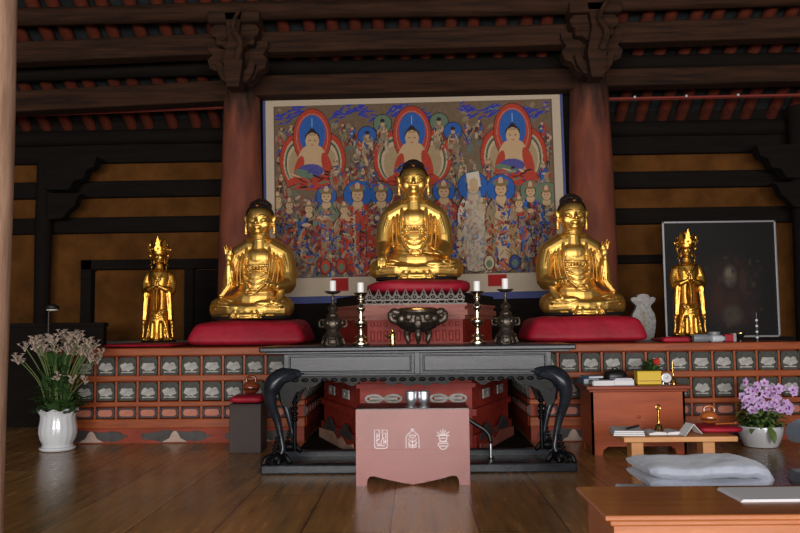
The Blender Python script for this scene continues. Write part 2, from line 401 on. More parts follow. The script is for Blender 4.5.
# purlins and beams, left, middle and right bay
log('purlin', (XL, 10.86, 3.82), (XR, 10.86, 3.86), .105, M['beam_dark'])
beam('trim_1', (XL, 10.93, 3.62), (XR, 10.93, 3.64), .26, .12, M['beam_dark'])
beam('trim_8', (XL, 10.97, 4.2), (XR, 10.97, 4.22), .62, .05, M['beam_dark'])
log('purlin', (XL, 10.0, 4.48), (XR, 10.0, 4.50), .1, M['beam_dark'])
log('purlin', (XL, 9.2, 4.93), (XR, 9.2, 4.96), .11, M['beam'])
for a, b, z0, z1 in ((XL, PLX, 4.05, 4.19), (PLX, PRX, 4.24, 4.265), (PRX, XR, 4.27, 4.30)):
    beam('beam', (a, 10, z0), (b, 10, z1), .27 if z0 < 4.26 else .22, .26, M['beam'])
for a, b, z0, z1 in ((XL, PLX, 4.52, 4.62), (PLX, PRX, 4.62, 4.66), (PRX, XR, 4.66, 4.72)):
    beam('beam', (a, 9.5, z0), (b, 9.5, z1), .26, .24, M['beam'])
beam('trim_2', (XL, 10.2, 3.965), (PLX - .2, 10.2, 4.06), .025, .06, M['red_line'])
tb = beam('trim_3', (PRX + .2, 10.2, 4.08), (XR, 10.2, 4.10), .025, .06, M['red_line'])
for k in range(3): MB().ell((0, 0, 0), (.018, .018, .018), u=10, v=8).build('tiny_bulb', M['white_plastic'], tb, loc=(PRX + .62 + k * .66, 10.15, 4.09 + .003 * k))  # tiny bulbs, their bright spots given as plain white colour
# dark timbers across the ochre back wall
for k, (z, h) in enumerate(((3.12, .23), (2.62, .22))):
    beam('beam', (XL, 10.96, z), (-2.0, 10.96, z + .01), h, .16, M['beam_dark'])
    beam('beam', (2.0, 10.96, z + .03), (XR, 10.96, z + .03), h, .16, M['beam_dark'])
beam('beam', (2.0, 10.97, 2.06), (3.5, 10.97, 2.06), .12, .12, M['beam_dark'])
# niche frame behind the left standing figure
nf = MB()
nx0, nx1, nz1 = at(84, 262, 10.9).x, -2.2, 2.13
nf.box((nx0 + .07, 10.9, nz1 / 2), (.14, .2, nz1)); nf.box(((nx0 + nx1) / 2, 10.9, nz1 - .06), (nx1 - nx0, .2, .13))
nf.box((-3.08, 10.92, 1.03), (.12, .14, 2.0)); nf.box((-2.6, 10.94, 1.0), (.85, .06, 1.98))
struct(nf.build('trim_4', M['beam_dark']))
struct(MB().box((-3.9, 10.97, 1.0), (1.5, .04, 1.97)).build('trim_5', M['ochre']))
struct(MB().box((-3.1, 10.8, .5), (2.9, .3, 1.06), .01).build('trim_6', M['carpet']))

struct(MB().box((-5.1, 9.9, .62), (2.5, .1, 1.24)).box((-5.1, 9.88, 1.25), (2.54, .16, .05), .008).build('dark_corner_panel', M['beam_dark']))  # dark partition added to blacken the far left corner
def pillar(name, x, y, r0, r1, z1, m, n=28):
    prof = []
    K = 16
    for k in range(K + 1):
        t = k / K; prof.append((r0 + (r1 - r0) * t ** 1.4 + .006 * math.sin(9 * t + x), z1 * t))
    return struct(MB().lathe(prof, (0, 0, 0), n).build(name, m, smooth=True, loc=(x, y, 0)))
pillar('pillar', PLX, 10.0, .305, .215, 4.75, M['pillar'])
pillar('pillar', PRX, 10.0, .315, .225, 4.8, M['pillar'])
pillar('pillar', -2.075, 3.6, .215, .20, 5.5, M['near_pillar'])
pillar('pillar', at(43, 250, 10.75).x, 10.75, .11, .1, 3.5, M['beam_dark'])
pillar('pillar', at(806, 250, 10.6).x, 10.6, .16, .15, 4.05, M['beam_dark'])

# carved bracket clusters on the pillar heads
def wing(s=1):   # outline of a carved bracket arm
    return [(0, 0), (s * .12, .0), (s * .2, .07), (s * .24, .16), (s * .33, .2), (s * .36, .3), (s * .3, .36), (s * .36, .44), (s * .36, .52), (0, .52)]
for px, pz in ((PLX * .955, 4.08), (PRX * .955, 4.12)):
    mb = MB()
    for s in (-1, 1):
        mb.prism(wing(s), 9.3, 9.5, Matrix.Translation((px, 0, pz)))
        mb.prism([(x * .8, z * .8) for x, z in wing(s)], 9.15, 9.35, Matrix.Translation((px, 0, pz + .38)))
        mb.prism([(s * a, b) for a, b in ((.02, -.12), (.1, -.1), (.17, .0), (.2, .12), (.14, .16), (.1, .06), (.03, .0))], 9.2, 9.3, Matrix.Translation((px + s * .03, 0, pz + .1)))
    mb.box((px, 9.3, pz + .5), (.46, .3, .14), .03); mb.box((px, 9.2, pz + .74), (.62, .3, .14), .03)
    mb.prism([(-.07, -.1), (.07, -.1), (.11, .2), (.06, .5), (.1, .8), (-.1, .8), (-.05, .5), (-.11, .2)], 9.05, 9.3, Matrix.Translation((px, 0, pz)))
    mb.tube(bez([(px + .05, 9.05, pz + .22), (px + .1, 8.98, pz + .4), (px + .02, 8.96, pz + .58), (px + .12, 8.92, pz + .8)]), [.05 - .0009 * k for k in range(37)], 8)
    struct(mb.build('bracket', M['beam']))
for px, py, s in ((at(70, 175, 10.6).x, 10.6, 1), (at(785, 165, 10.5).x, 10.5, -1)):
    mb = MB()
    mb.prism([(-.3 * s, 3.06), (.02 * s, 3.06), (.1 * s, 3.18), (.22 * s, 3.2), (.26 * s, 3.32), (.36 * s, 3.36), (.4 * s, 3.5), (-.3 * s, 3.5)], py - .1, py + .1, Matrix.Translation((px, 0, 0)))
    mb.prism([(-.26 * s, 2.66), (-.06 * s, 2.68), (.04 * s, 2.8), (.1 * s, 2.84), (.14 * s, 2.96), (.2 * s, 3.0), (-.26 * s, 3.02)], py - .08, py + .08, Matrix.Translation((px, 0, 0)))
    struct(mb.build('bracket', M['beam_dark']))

struct(MB().box((0, 8.75, .003), (2.3, 2.9, .006)).build('recess_dark_sheet', M['beam_dark']))  # thin dark sheet added so the recess floor looks unlit
# ================================================================ altar wings
def lotus(var=0):
    pts = []
    for k in range(40):
        a = 2 * PI * k / 40
        r = .056 + .005 * math.cos((5 + var) * a + PI / 2) + .008 * math.cos(2 * a) - .014 * math.exp(-((a - PI / 2) / .3) ** 2)
        pts.append((r * 1.12 * math.cos(a), r * .9 * math.sin(a) - .004))
    mb = MB().prism(pts, -.012, .0)
    mb.prism([(x * .55, z * .55 + .01) for x, z in pts], -.02, -.012)
    mb.box((0, -.004, -.062), (.12, .008, .012))
    return mb
lotus_me = []
for v in range(3):
    me = lotus(v).mesh('motif'); me.materials.append(M['altar_motif']); lotus_me.append(me)
def panel_mesh(w, h, m, name='panel'):
    mb = MB(); mb.box((0, .0, 0), (w, .02, h))
    for s in (-1, 1): mb.box((s * (w / 2 - .008), -.012, 0), (.016, .018, h)); mb.box((0, -.012, s * (h / 2 - .008)), (w, .018, .016))
    me = mb.mesh(name); me.materials.append(m); return me
pan_big = panel_mesh(.185, .185, M['altar_panel']); pan_low = panel_mesh(.195, .105, M['altar_purple'])
pm = MB().prism([(-.075, -.018), (-.055, -.034), (.055, -.034), (.075, -.018), (.075, .018), (.055, .034), (-.055, .034), (-.075, .018)], -.014, 0)
pink_me = pm.mesh('inset'); pink_me.materials.append(M['altar_pink'])
cm = MB(); cpts = []
for k in range(60):
    a = 2 * PI * k / 60; cpts.append((.36 * math.copysign(abs(math.cos(a)) ** .8, math.cos(a)) * (1 + .05 * math.cos(9 * a)), .055 * math.sin(a) * (1 + .2 * math.cos(7 * a)) + .07))
cm.prism(cpts, -.012, 0); cloud_me = cm.mesh('cloud_panel'); cloud_me.materials.append(M['base_cloud'])
mm = MB().prism([(-.135, .012), (-.1, .03), (-.06, .05), (-.035, .1), (-.012, .125), (.012, .125), (.035, .1), (.06, .05), (.1, .03), (.135, .012)], -.022, -.011)
mount_me = mm.mesh('mountain_motif'); mount_me.materials.append(M['base_mount'])
SHELF = .99
def wing_altar(label, x0, x1, yf, phase, inner):
    cx = (x0 + x1) / 2; W = x1 - x0; yb = 10.2; D = yb - yf
    t = thing('altar', label, 'altar', (cx, yf, 0))
    MB().box((0, D / 2 + .05, SHELF / 2 - .02), (W - .02, D - .1, SHELF - .06)).build('body', M['base_red'], t)
    MB().box((0, D / 2 - .05, SHELF - .04), (W + .04, D + .14, .08), .012).build('shelf_top', M['altar_wood'], t)
    for z, h, d in ((.672, .065, .07), (.402, .055, .05), (.2, .1, .06)):
        MB().box((0, -.0 + .05, z), (W + .02, d + .1, h), .012).build('rail', M['altar_wood'], t)
    MB().box((0, .03, .075), (W, .1, .15)).build('plinth', M['base_red'], t)
    n = int(W / .225)
    for rowz, hh, me, kids in ((.798, .185, pan_big, lotus_me), (.535, .195, pan_big, lotus_me), (.312, .12, pan_low, [pink_me])):
        for k in range(-1, n + 2):
            x = -W / 2 + (k + phase) * .225
            if not (-W / 2 + .09 < x < W / 2 - .09): continue
            p = link('panel', me, None, t); p.location = (x, -.002, rowz)
            o = link('motif', kids[(k * 7 + int(rowz * 10)) % len(kids)], None, p); o.location = (0, -.01, 0)
            if x + .1125 < W / 2: MB().box((0, 0, 0), (.022, .04, hh + .02)).build('stile', M['altar_wood'], t, loc=(x + .1125, .0, rowz))
    for k in range(4):
        x = -W / 2 + .35 + k * .88 + phase * .1
        if x + .3 > W / 2: continue
        c = link('cloud_panel', cloud_me, None, t); c.location = (x, -.02, 0)
        o = link('mountain_motif', mount_me, None, c)
    # the inner end that faces the middle pedestal
    s = inner; xe = s * W / 2
    for rowz, me, kid in ((.798, pan_big, lotus_me[0]), (.535, pan_big, lotus_me[1]), (.312, pan_low, pink_me)):
        for k in range(6):
            p = link('panel', me, None, t); p.location = (xe, .16 + k * .225, rowz); p.rotation_euler = (0, 0, s * PI / 2)
            o = link('motif', kid, None, p); o.location = (0, -.01, 0)
    for z, h in ((.672, .065), (.402, .055), (.2, .1)): MB().box((xe, D / 2, z), (.04, D - .1, h), .01).build('rail', M['base_red'], t)
    return t
wing_altar('long panelled wooden altar on the left under the left seated statue', -3.78, -1.17, 8.45, .3, 1)
wing_altar('long panelled wooden altar on the right behind the tall reddish desk', 1.17, 3.95, 8.3, .78, -1)

# ================================================================ middle pedestal
ped = thing('altar_pedestal', 'red carved many-sided pedestal under the large central seated statue', 'pedestal', (0, 7.5, 0))
def octo(hw, yf, hs, ys, yb): return [(-hw, yf), (hw, yf), (hs, ys), (hs, yb), (-hs, yb), (-hs, ys)]
MB().plan(octo(.52, .0, 1.0, 1.3, 2.3), .0, .95).build('lower_body', M['ped_red'], ped)
MB().plan(octo(.555, -.04, 1.03, 1.27, 2.33), .36, .42).plan(octo(.55, -.035, 1.03, 1.27, 2.33), .62, .66).plan(octo(.56, -.05, 1.04, 1.27, 2.33), .92, .99).build('lower_moulding', M['ped_red'], ped)
MB().plan(octo(.45, .08, .84, 1.3, 2.2), .95, 1.42).build('upper_body', M['ped_red'], ped)
um = MB()
for z0, z1, o in ((.99, 1.03, .05), (1.25, 1.29, .02), (1.29, 1.34, .045), (1.34, 1.375, .02)): um.plan(octo(.45 + o, .08 - o, .84 + o, 1.3 - o, 2.2), z0, z1)
um.build('upper_moulding', M['ped_pink'], ped)
cpm = MB()
for k in range(14):
    x = -.4 + k * .0615; cpm.box((x, .075, 1.21), (.035, .03, .04), .006); cpm.box((x, .075, 1.1), (.04, .03, .1), .01)
cpm.build('carved_band', M['ped_red'], ped)
MB().plan(octo(.49, .05, .88, 1.28, 2.2), 1.375, 1.40).build('top_board', M['ped_pink'], ped)
MB().plan(octo(.47, .07, .86, 1.28, 2.2), 1.40, 1.50).build('top_block', M['beam_dark'], ped)
lm = MB()
N = 11; LW = .47
for k in range(N):      # openwork crest of pointed leaves over hanging loops
    x = -LW + (k + .5) * 2 * LW / N; hw = LW / N
    lm.tube([(x - hw, .055, 1.455), (x - hw * .45, .052, 1.485), (x, .05, 1.54), (x + hw * .45, .052, 1.485), (x + hw, .055, 1.455)], .0095, 6)
    lm.tube([(x + hw * .6 * math.cos(a), .05, 1.462 + .024 * math.sin(a)) for a in [2 * PI * q / 12 for q in range(13)]], .0075, 6)
    lm.tube([(x + hw * .8 * math.cos(a), .052, 1.43 - .03 * math.sin(a)) for a in [PI * q / 8 for q in range(9)]], .0075, 6)
    lm.ell((x, .048, 1.462), (.008, .006, .008), u=8, v=6)
lm.box((0, .05, 1.435), (LW * 2, .02, .012)); lm.box((0, .05, 1.398), (LW * 2 + .04, .02, .012))
lm.build('lace_trim', M['lace'], ped)
# motifs under the table: long scroll fittings on the front face, square knots and cloud feet on the slanting faces
for s in (-1, 1):
    mb = MB(); x = s * .30
    mb.tube([(x - .13, -.012, .52), (x + .13, -.012, .52)], .016, 8)
    for q in (-1, 1):
        mb.tube([(x + q * .09 + .075 * math.cos(a), -.012, .52 + .034 * math.sin(a)) for a in [2 * PI * w / 20 for w in range(21)]], .0125, 8)
    mb.build('scroll_fitting', M['altar_motif'], ped)
    ang = math.atan2(1.3, .48)
    base = Matrix.Translation((s * .52, 0, 0)) @ Matrix.Rotation(s * ang, 4, 'Z')
    L = math.hypot(.48, 1.3)
    for d in (.45, 1.0):
        u = d if s > 0 else -d
        kb = MB()
        for i in range(3):
            for j in range(3):
                if (i, j) != (1, 1): kb.box((u + (i - 1) * .075, -.012, .53 + (j - 1) * .03), (.085, .016, .034), .008)
        kb.bm.transform(base); kb.build('knot_motif', M['altar_motif'], ped)
    fb = MB(); fb.box((s * L / 2, -.02, .09), (L, .03, .18)); fb.bm.transform(base); fb.build('base_board', M['ped_red'], ped)
    for d in (.36, .98):
        u = s * d; ab = MB()
        ab.prism([(u - .26, .12), (u - .22, .16), (u - .13, .20), (u - .05, .25), (u, .26), (u + .05, .25), (u + .13, .2), (u + .22, .16), (u + .26, .12)], -.05, -.034); ab.bm.transform(base)
        ab.build('cloud_foot', M['base_cloud'], ped)
    cb2 = MB(); cb2.prism([(s * .05, .0), (s * L, .0), (s * L, .1), (s * .8, .13), (s * .62, .07), (s * .45, .12), (s * .3, .06), (s * .05, .1)][::1], -.06, -.05); cb2.bm.transform(base)
    cb2.build('skirting', M['cream_board' if s < 0 else 'ped_pink'], ped)

# ================================================================ the painting behind the statues
def paint(W, H, res, painter):
    nx, ny = int(W * res), int(H * res)
    yy, xx = np.mgrid[0:ny, 0:nx]; X = (xx + .5) / res; Y = (yy + .5) / res
    img = np.zeros((ny, nx, 3)); painter(img, X, Y); return img
def lin(img):
    a = img / 255.0; return np.where(a <= .04045, a / 12.92, ((a + .055) / 1.055) ** 2.4)
def painted_sheet(name, img, w, h, m, parent, thick=.006):
    "a flat sheet w by h metres whose colours come from img, top row first"
    ny, nx, _ = img.shape
    xs = np.linspace(-w / 2, w / 2, nx); zs = np.linspace(h, 0, ny)
    V = np.zeros((ny, nx, 3)); V[..., 0] = xs[None, :]; V[..., 2] = zs[:, None]
    idx = np.arange(nx * ny).reshape(ny, nx)
    Q = np.stack([idx[1:, :-1], idx[1:, 1:], idx[:-1, 1:], idx[:-1, :-1]], -1).reshape(-1, 4)
    me = bpy.data.meshes.new(name); me.from_pydata(V.reshape(-1, 3).tolist(), [], Q.tolist())
    ca = me.color_attributes.new('Col', 'FLOAT_COLOR', 'POINT')
    c = np.ones((nx * ny, 4), dtype=np.float32); c[:, :3] = lin(img).reshape(-1, 3); ca.data.foreach_set('color', c.ravel())
    me.materials.append(m); o = bpy.data.objects.new(name, me); COL.objects.link(o); o.parent = parent
    s = o.modifiers.new('thickness', 'SOLIDIFY'); s.thickness = thick; s.offset = -1
    return o
rng = np.random.default_rng(11)
def taenghwa(img, X, Y):
    "assembly picture: three large seated figures in red aureoles above rows of attendants; units are about one photo pixel"
    C = lambda *c: np.array(c, float)
    def put(mask, col, k=1.0): img[mask] = img[mask] * (1 - k) + C(*col) * k
    def el(cx, cy, rx, ry, col, k=1.0, rot=0.0):
        dx, dy = X - cx, Y - cy; c, s = math.cos(rot), math.sin(rot)
        put(((dx * c + dy * s) / rx) ** 2 + ((-dx * s + dy * c) / ry) ** 2 < 1, col, k)
    def rect(a, b, c, d, col): put((X >= a) & (X < c) & (Y >= b) & (Y < d), col)
    def poly(pts, col, k=1.0):
        ins = np.zeros(X.shape, bool); n = len(pts)
        for i in range(n):
            (x1, y1), (x2, y2) = pts[i], pts[(i + 1) % n]
            if y1 == y2: continue
            cnd = ((y1 > Y) != (y2 > Y)) & (X < (x2 - x1) * (Y - y1) / (y2 - y1) + x1); ins ^= cnd
        put(ins, col, k)
    RED, BLUE, LAP = (158, 58, 42), (44, 84, 148), (44, 54, 146)
    CRM, SKIN, GRN, OCH, DRK, WHT = (172, 150, 120), (176, 146, 112), (92, 108, 88), (136, 108, 74), (44, 34, 34), (188, 176, 160)
    MIX = [(150, 56, 42), (112, 46, 38), (66, 72, 116), (58, 74, 128), (84, 60, 54), (152, 134, 108), (128, 104, 76), (58, 44, 42), (98, 106, 88), (136, 118, 100), (120, 96, 84), (160, 146, 126)]
    img[:] = C(102, 84, 66)
    n = rng.normal(size=X.shape) * 7; img += n[..., None]
    # mottled ground
    for _ in range(420):
        el(rng.uniform(8, 296), rng.uniform(12, 188), rng.uniform(1.5, 6), rng.uniform(1, 4), [(136, 118, 92), (96, 90, 74), (120, 70, 54), (88, 100, 92)][rng.integers(4)], .7, rng.uniform(0, 3))
    for a, b in ((12, 40), (68, 112), (120, 148), (156, 170), (200, 240), (262, 290)):     # lapis cloud streaks
        for _ in range(int((b - a) * 1.1)):
            x = rng.uniform(a, b); el(x, rng.uniform(13, 24) + 5 * math.sin(x * .12), rng.uniform(2, 5), .8, LAP, 1, rng.uniform(-.8, .2))
    HEADS = []
    def head(cx, cy, h, crown):
        el(cx, cy, h * .075, h * .085, DRK); el(cx, cy + .4, h * .064, h * .074, SKIN)
        for sx in (-1, 1): el(cx + sx * h * .026, cy, h * .014, .35, DRK, .7)
        el(cx, cy + h * .04, h * .02, .4, RED, .8)
        if crown:
            el(cx, cy - h * .075, h * .09, h * .045, RED); el(cx, cy - h * .09, h * .03, h * .05, CRM)
            for sx in (-1, 1): el(cx + sx * h * .06, cy - h * .07, h * .025, h * .03, GRN)
            el(cx, cy - h * .05, h * .07, h * .016, (120, 96, 60))
    def robe_figure(cx, cy, h, cols, halo=None, hr=0, crown=True):
        "a standing attendant: halo, head, layered drapery with dark outlines"
        if halo is not None: el(cx, cy, hr, hr, DRK); el(cx, cy, hr - .8, hr - .8, halo)
        W = h * .2
        el(cx, cy + h * .34, W * .98, h * .28, DRK, .8); el(cx, cy + h * .62, W * 1.1, h * .34, DRK, .6)
        el(cx, cy + h * .34, W * .9, h * .26, cols[0]); el(cx, cy + h * .62, W * 1.02, h * .32, cols[1 % len(cols)])
        el(cx, cy + h * .5, W * .4, h * .42, cols[-1], .8)
        for j in range(int(h * .95)):
            t = rng.random(); w = W * (.55 + .6 * t)
            el(cx + rng.uniform(-w, w), cy + h * .1 + t * h * .85, rng.uniform(.5, 1.7), rng.uniform(1.5, 5.5), MIX[rng.integers(len(MIX))] if rng.random() < .5 else cols[rng.integers(len(cols))], .9, rng.uniform(-.9, .9))
            if rng.random() < .55: el(cx + rng.uniform(-w, w), cy + h * .1 + t * h * .85, .42, rng.uniform(1.5, 5), DRK, .75, rng.uniform(-.8, .8))
        el(cx + W * rng.uniform(-.4, .4), cy + h * .28, W * .4, h * .03, SKIN)
        head(cx, cy, h, crown); HEADS.append((cx, cy, h, crown, halo, hr))
    # crowds between
    TAN = (138, 114, 88); pal = [[RED, TAN, BLUE], [TAN, (122, 104, 84), RED], [GRN, (116, 48, 38), TAN], [OCH, (130, 52, 40), GRN], [BLUE, TAN, RED, DRK]]
    for cx, cy in ((17, 32), (27, 30), (80, 30), (90, 34), (98, 48), (92, 62), (208, 34), (220, 30), (196, 56), (202, 70), (110, 78), (190, 78), (284, 34), (290, 46), (84, 76), (214, 78), (16, 52), (286, 62), (100, 66), (118, 86), (180, 88)):
        robe_figure(cx, cy, rng.uniform(18, 24), pal[rng.integers(5)], crown=rng.random() < .5)
    def big(cx, w=1.0):
        "aureoles, halo and seated figure; w widens the outer figure of the middle one"
        for q in (-1, 1):
            for rx, ry, dy, col in ((20, 29, 0, DRK), (19.4, 28.4, 0, RED), (15.8, 24.6, 2, CRM), (14.6, 23.2, 2.5, GRN), (13.4, 21.8, 3, DRK), (12.7, 21, 3.4, CRM), (10.6, 18, 5, (150, 128, 98))):
                el(cx + q * 14 * w, 66 + dy, rx * w, ry, col)
        for rx, ry, col in ((20, 30, DRK), (19.3, 29.3, RED), (16.4, 24.6, (170, 112, 94)), (15.6, 23.8, RED)): el(cx, 42, rx, ry, col)
        el(cx, 39, 13.6, 20, BLUE); el(cx, 27, .7, 5, (110, 146, 190))
        el(cx, 66, 15, 15, SKIN); el(cx, 57, 11.5, 7, SKIN)
        el(cx - 14, 74, 4.5, 13, RED, 1, .25); el(cx + 15, 73, 5, 15, RED, 1, -.25)
        el(cx, 89, 27, 8, RED); el(cx - 2, 77, 13, 7, (74, 72, 128)); el(cx - 9, 80, 10, 4, GRN, 1, .3)
        for _ in range(22): el(cx + rng.uniform(-18, 18), rng.uniform(76, 94), rng.uniform(2, 6), rng.uniform(.6, 1.3), [(62, 62, 128), CRM, RED, DRK, GRN][rng.integers(5)], 1, rng.uniform(-.8, .8))
        for _ in range(9): el(cx + rng.uniform(-24, 24), rng.uniform(84, 95), rng.uniform(3, 8), .6, (104, 32, 26), 1, rng.uniform(-.4, .4))
        el(cx, 42.5, 7.6, 7, DRK); el(cx, 37, 3.6, 4, DRK); el(cx, 46, 7, 8.4, SKIN); el(cx, 39.4, 5.5, 1, (150, 122, 92))
        for q in (-1, 1): el(cx + q * 2.7, 45.6, 1.5, .45, DRK, .8)
        el(cx, 50.4, 1.6, .5, RED)
    big(48.5); big(151, 1.2); big(254)
    for cx, cy, hc, r in ((105, 42, BLUE, 10), (121, 30, GRN, 10), (179, 30, GRN, 10), (193, 40, BLUE, 10)):
        robe_figure(cx, cy, 30, [SKIN, TAN, (120, 104, 84)], hc, r, crown=False); el(cx, cy - 3, 2.4, 2, DRK)
    for cx, cy in ((16, 84), (72, 70), (100, 80), (200, 80), (228, 72), (284, 78)): robe_figure(cx, cy, 30, pal[rng.integers(5)])
    # the crowded lower half
    for _ in range(1500):
        el(rng.uniform(10, 293), rng.uniform(104, 184), rng.uniform(.9, 3.6), rng.uniform(.6, 2.2), MIX[rng.integers(len(MIX))], .8, rng.uniform(0, 3))
    for cx, cy, h, p, hc, r in ((24, 112, 56, 2, None, 0), (44, 116, 60, 4, None, 0), (62, 104, 78, 2, (52, 84, 140), 11), (80, 118, 60, 1, None, 0),
                                (286, 108, 70, 3, GRN, 13), (270, 104, 72, 4, GRN, 11), (258, 116, 60, 0, None, 0), (12, 106, 60, 3, None, 0), (220, 118, 62, 2, None, 0)):
        robe_figure(cx, cy, h, pal[p], hc, r)
    robe_figure(118, 104, 84, [(120, 50, 42), CRM, (120, 40, 40), GRN], BLUE, 12)
    robe_figure(182, 102, 84, [RED, BLUE, TAN], BLUE, 12)
    robe_figure(94, 103, 90, [RED, RED, (150, 44, 34), RED, GRN, CRM], BLUE, 15)
    el(96, 142, 7, 22, RED, .9); el(96, 150, .8, 20, (100, 30, 30)); el(90, 140, 1, 22, CRM); el(102, 150, .6, 16, DRK, .7)
    robe_figure(212, 98, 92, [WHT, CRM, (168, 160, 148), WHT, CRM], BLUE, 16)
    robe_figure(240, 101, 90, [TAN, OCH, (120, 44, 36), CRM], BLUE, 15)
    for _ in range(1100):      # flying sashes, ornaments and weapons over the crowd
        x, y = rng.uniform(10, 293), 108 + 78 * rng.random() ** .9
        el(x, y, rng.uniform(.5, 1.3), rng.uniform(1.5, 5), [RED, BLUE, (60, 66, 124), TAN, CRM, DRK, GRN, (120, 44, 36), OCH, (170, 70, 48)][rng.integers(10)], .85, rng.uniform(-1.5, 1.5))
        if rng.random() < .3: el(x, y, 1.5, 1.5, [RED, BLUE, CRM][rng.integers(3)], .9); el(x, y, .8, .8, DRK)
    for cx, cy, h, crown, halo, hr in HEADS:
        if cy > 95:
            if halo is not None: el(cx, cy - 1, hr * .92, hr * .9, halo)
            el(cx, cy + h * .11, h * .06, h * .05, SKIN); head(cx, cy, h, crown)
    poly([(205, 84), (218, 82), (220, 98), (207, 99)], WHT); el(212.5, 95, 4.6, 6, SKIN); poly([(206, 102), (219, 102), (224, 150), (220, 184), (204, 184), (201, 150)], (168, 158, 144), .6)
    for x in (60, 76, 110, 128, 176, 226, 252, 276):
        el(x, 176, 6, 8, DRK); el(x, 176, 5, 7, [RED, CRM, (60, 66, 118)][rng.integers(3)]); el(x, 177, 3, 4, GRN)
    img += (rng.normal(size=X.shape) * 5)[..., None]
    # cream cloth margin, then the blue mount
    mrg = (X < 9) | (X > 295) | (Y < 9) | (Y > 187)
    put(mrg, (176, 160, 140)); img[mrg] += (rng.normal(size=X.shape) * 3)[mrg][:, None]
    fine = ((abs(X - 9.6) < .7) | (abs(X - 294.4) < .7)) & (Y > 9) & (Y < 187); put(fine, (92, 70, 54))
    rect(66, 188, 83, 201, (150, 34, 34)); rect(224, 188, 243, 200, (150, 34, 34))
    np.clip(img, 0, 255, out=img)
pic = thing('altar_painting', 'large bright assembly painting with red and blue halos between the two pillars', 'painting', (.0, 10.12, 0))
pic.location = (at(415.8, 200, 10.1).x, 10.12, 0)
PW = (568 - 262.5) / 800 * 10.1; z_top = at(414.5, 89.5, 10.1).z; z_bot = at(414.5, 301, 10.1).z; PH = z_top - z_bot
pic.location.z = z_bot
pic.rotation_euler = (0, math.radians(-.7), 0)
painted_sheet('artwork', paint(304, 206, 2.0, taenghwa), PW - .06, PH - .15, M['artwork'], pic).location = (0, -.012, .09)
fr = MB()
fr.box((0, 0, PH - .03), (PW, .03, .07), .004); fr.box((0, 0, .045), (PW, .03, .09), .004)
for s in (-1, 1): fr.box((s * (PW / 2 - .018), 0, PH / 2), (.036, .03, PH), .004)
fr.build('mount_border', M['cloth_blue'], pic)

# dark glazed picture on the right
def darkpic(img, X, Y):
    img[:] = (16, 14, 14); img += (rng.normal(size=X.shape) * 1.5)[..., None]
    def el(cx, cy, rx, ry, col, k):
        d = ((X - cx) / rx) ** 2 + ((Y - cy) / ry) ** 2; w = (np.clip(1.3 - d, 0, 1) * k)[..., None]; img[:] = img * (1 - w) + np.array(col) * w
    el(66, 66, 36, 34, (40, 24, 18), .8); el(70, 90, 30, 22, (50, 28, 18), .7); el(90, 80, 12, 20, (30, 20, 22), .7)
    el(70, 56, 8, 12, (96, 88, 78), .7); el(69, 53, 4, 6, (120, 106, 90), .6); el(71, 96, 12, 11, (70, 66, 60), .7); el(56, 76, 7, 16, (60, 30, 18), .7); el(84, 62, 5, 14, (56, 34, 24), .7)
    for _ in range(60): el(rng.uniform(34, 104), rng.uniform(36, 112), rng.uniform(1, 4), rng.uniform(1, 4), [(60, 30, 22), (40, 40, 36), (70, 60, 46), (34, 24, 40)][rng.integers(4)], .5)
    np.clip(img, 0, 255, out=img)
a = at(662, 222, 10.4); b = at(781, 337, 10.4); w, h = b.x - a.x, (at(662, 222, 10.4).z - at(662, 338, 10.4).z)
dp = thing('framed_picture', 'dark glazed picture in a thin pale frame leaning behind the right standing statue', 'picture', ((a.x + b.x) / 2, 10.42, SHELF + .005))
h = a.z - SHELF
painted_sheet('dark_artwork', paint(120, 118, 1.2, darkpic), w - .04, h - .04, M['dark_art'], dp).location = (0, 0, .02)
f = MB()
for s in (-1, 1): f.box((s * (w / 2 - .012), -.005, h / 2), (.024, .03, h), .003)
f.box((0, -.005, .012), (w, .03, .024), .003); f.box((0, -.005, h - .012), (w, .03, .024), .003)
f.build('frame', M['pale_frame'], dp)
struct(MB().box(((a.x + b.x) / 2 - .03, 10.5, .5), (w + .4, .3, 2 * .495)).build('trim_7', M['beam_dark']))
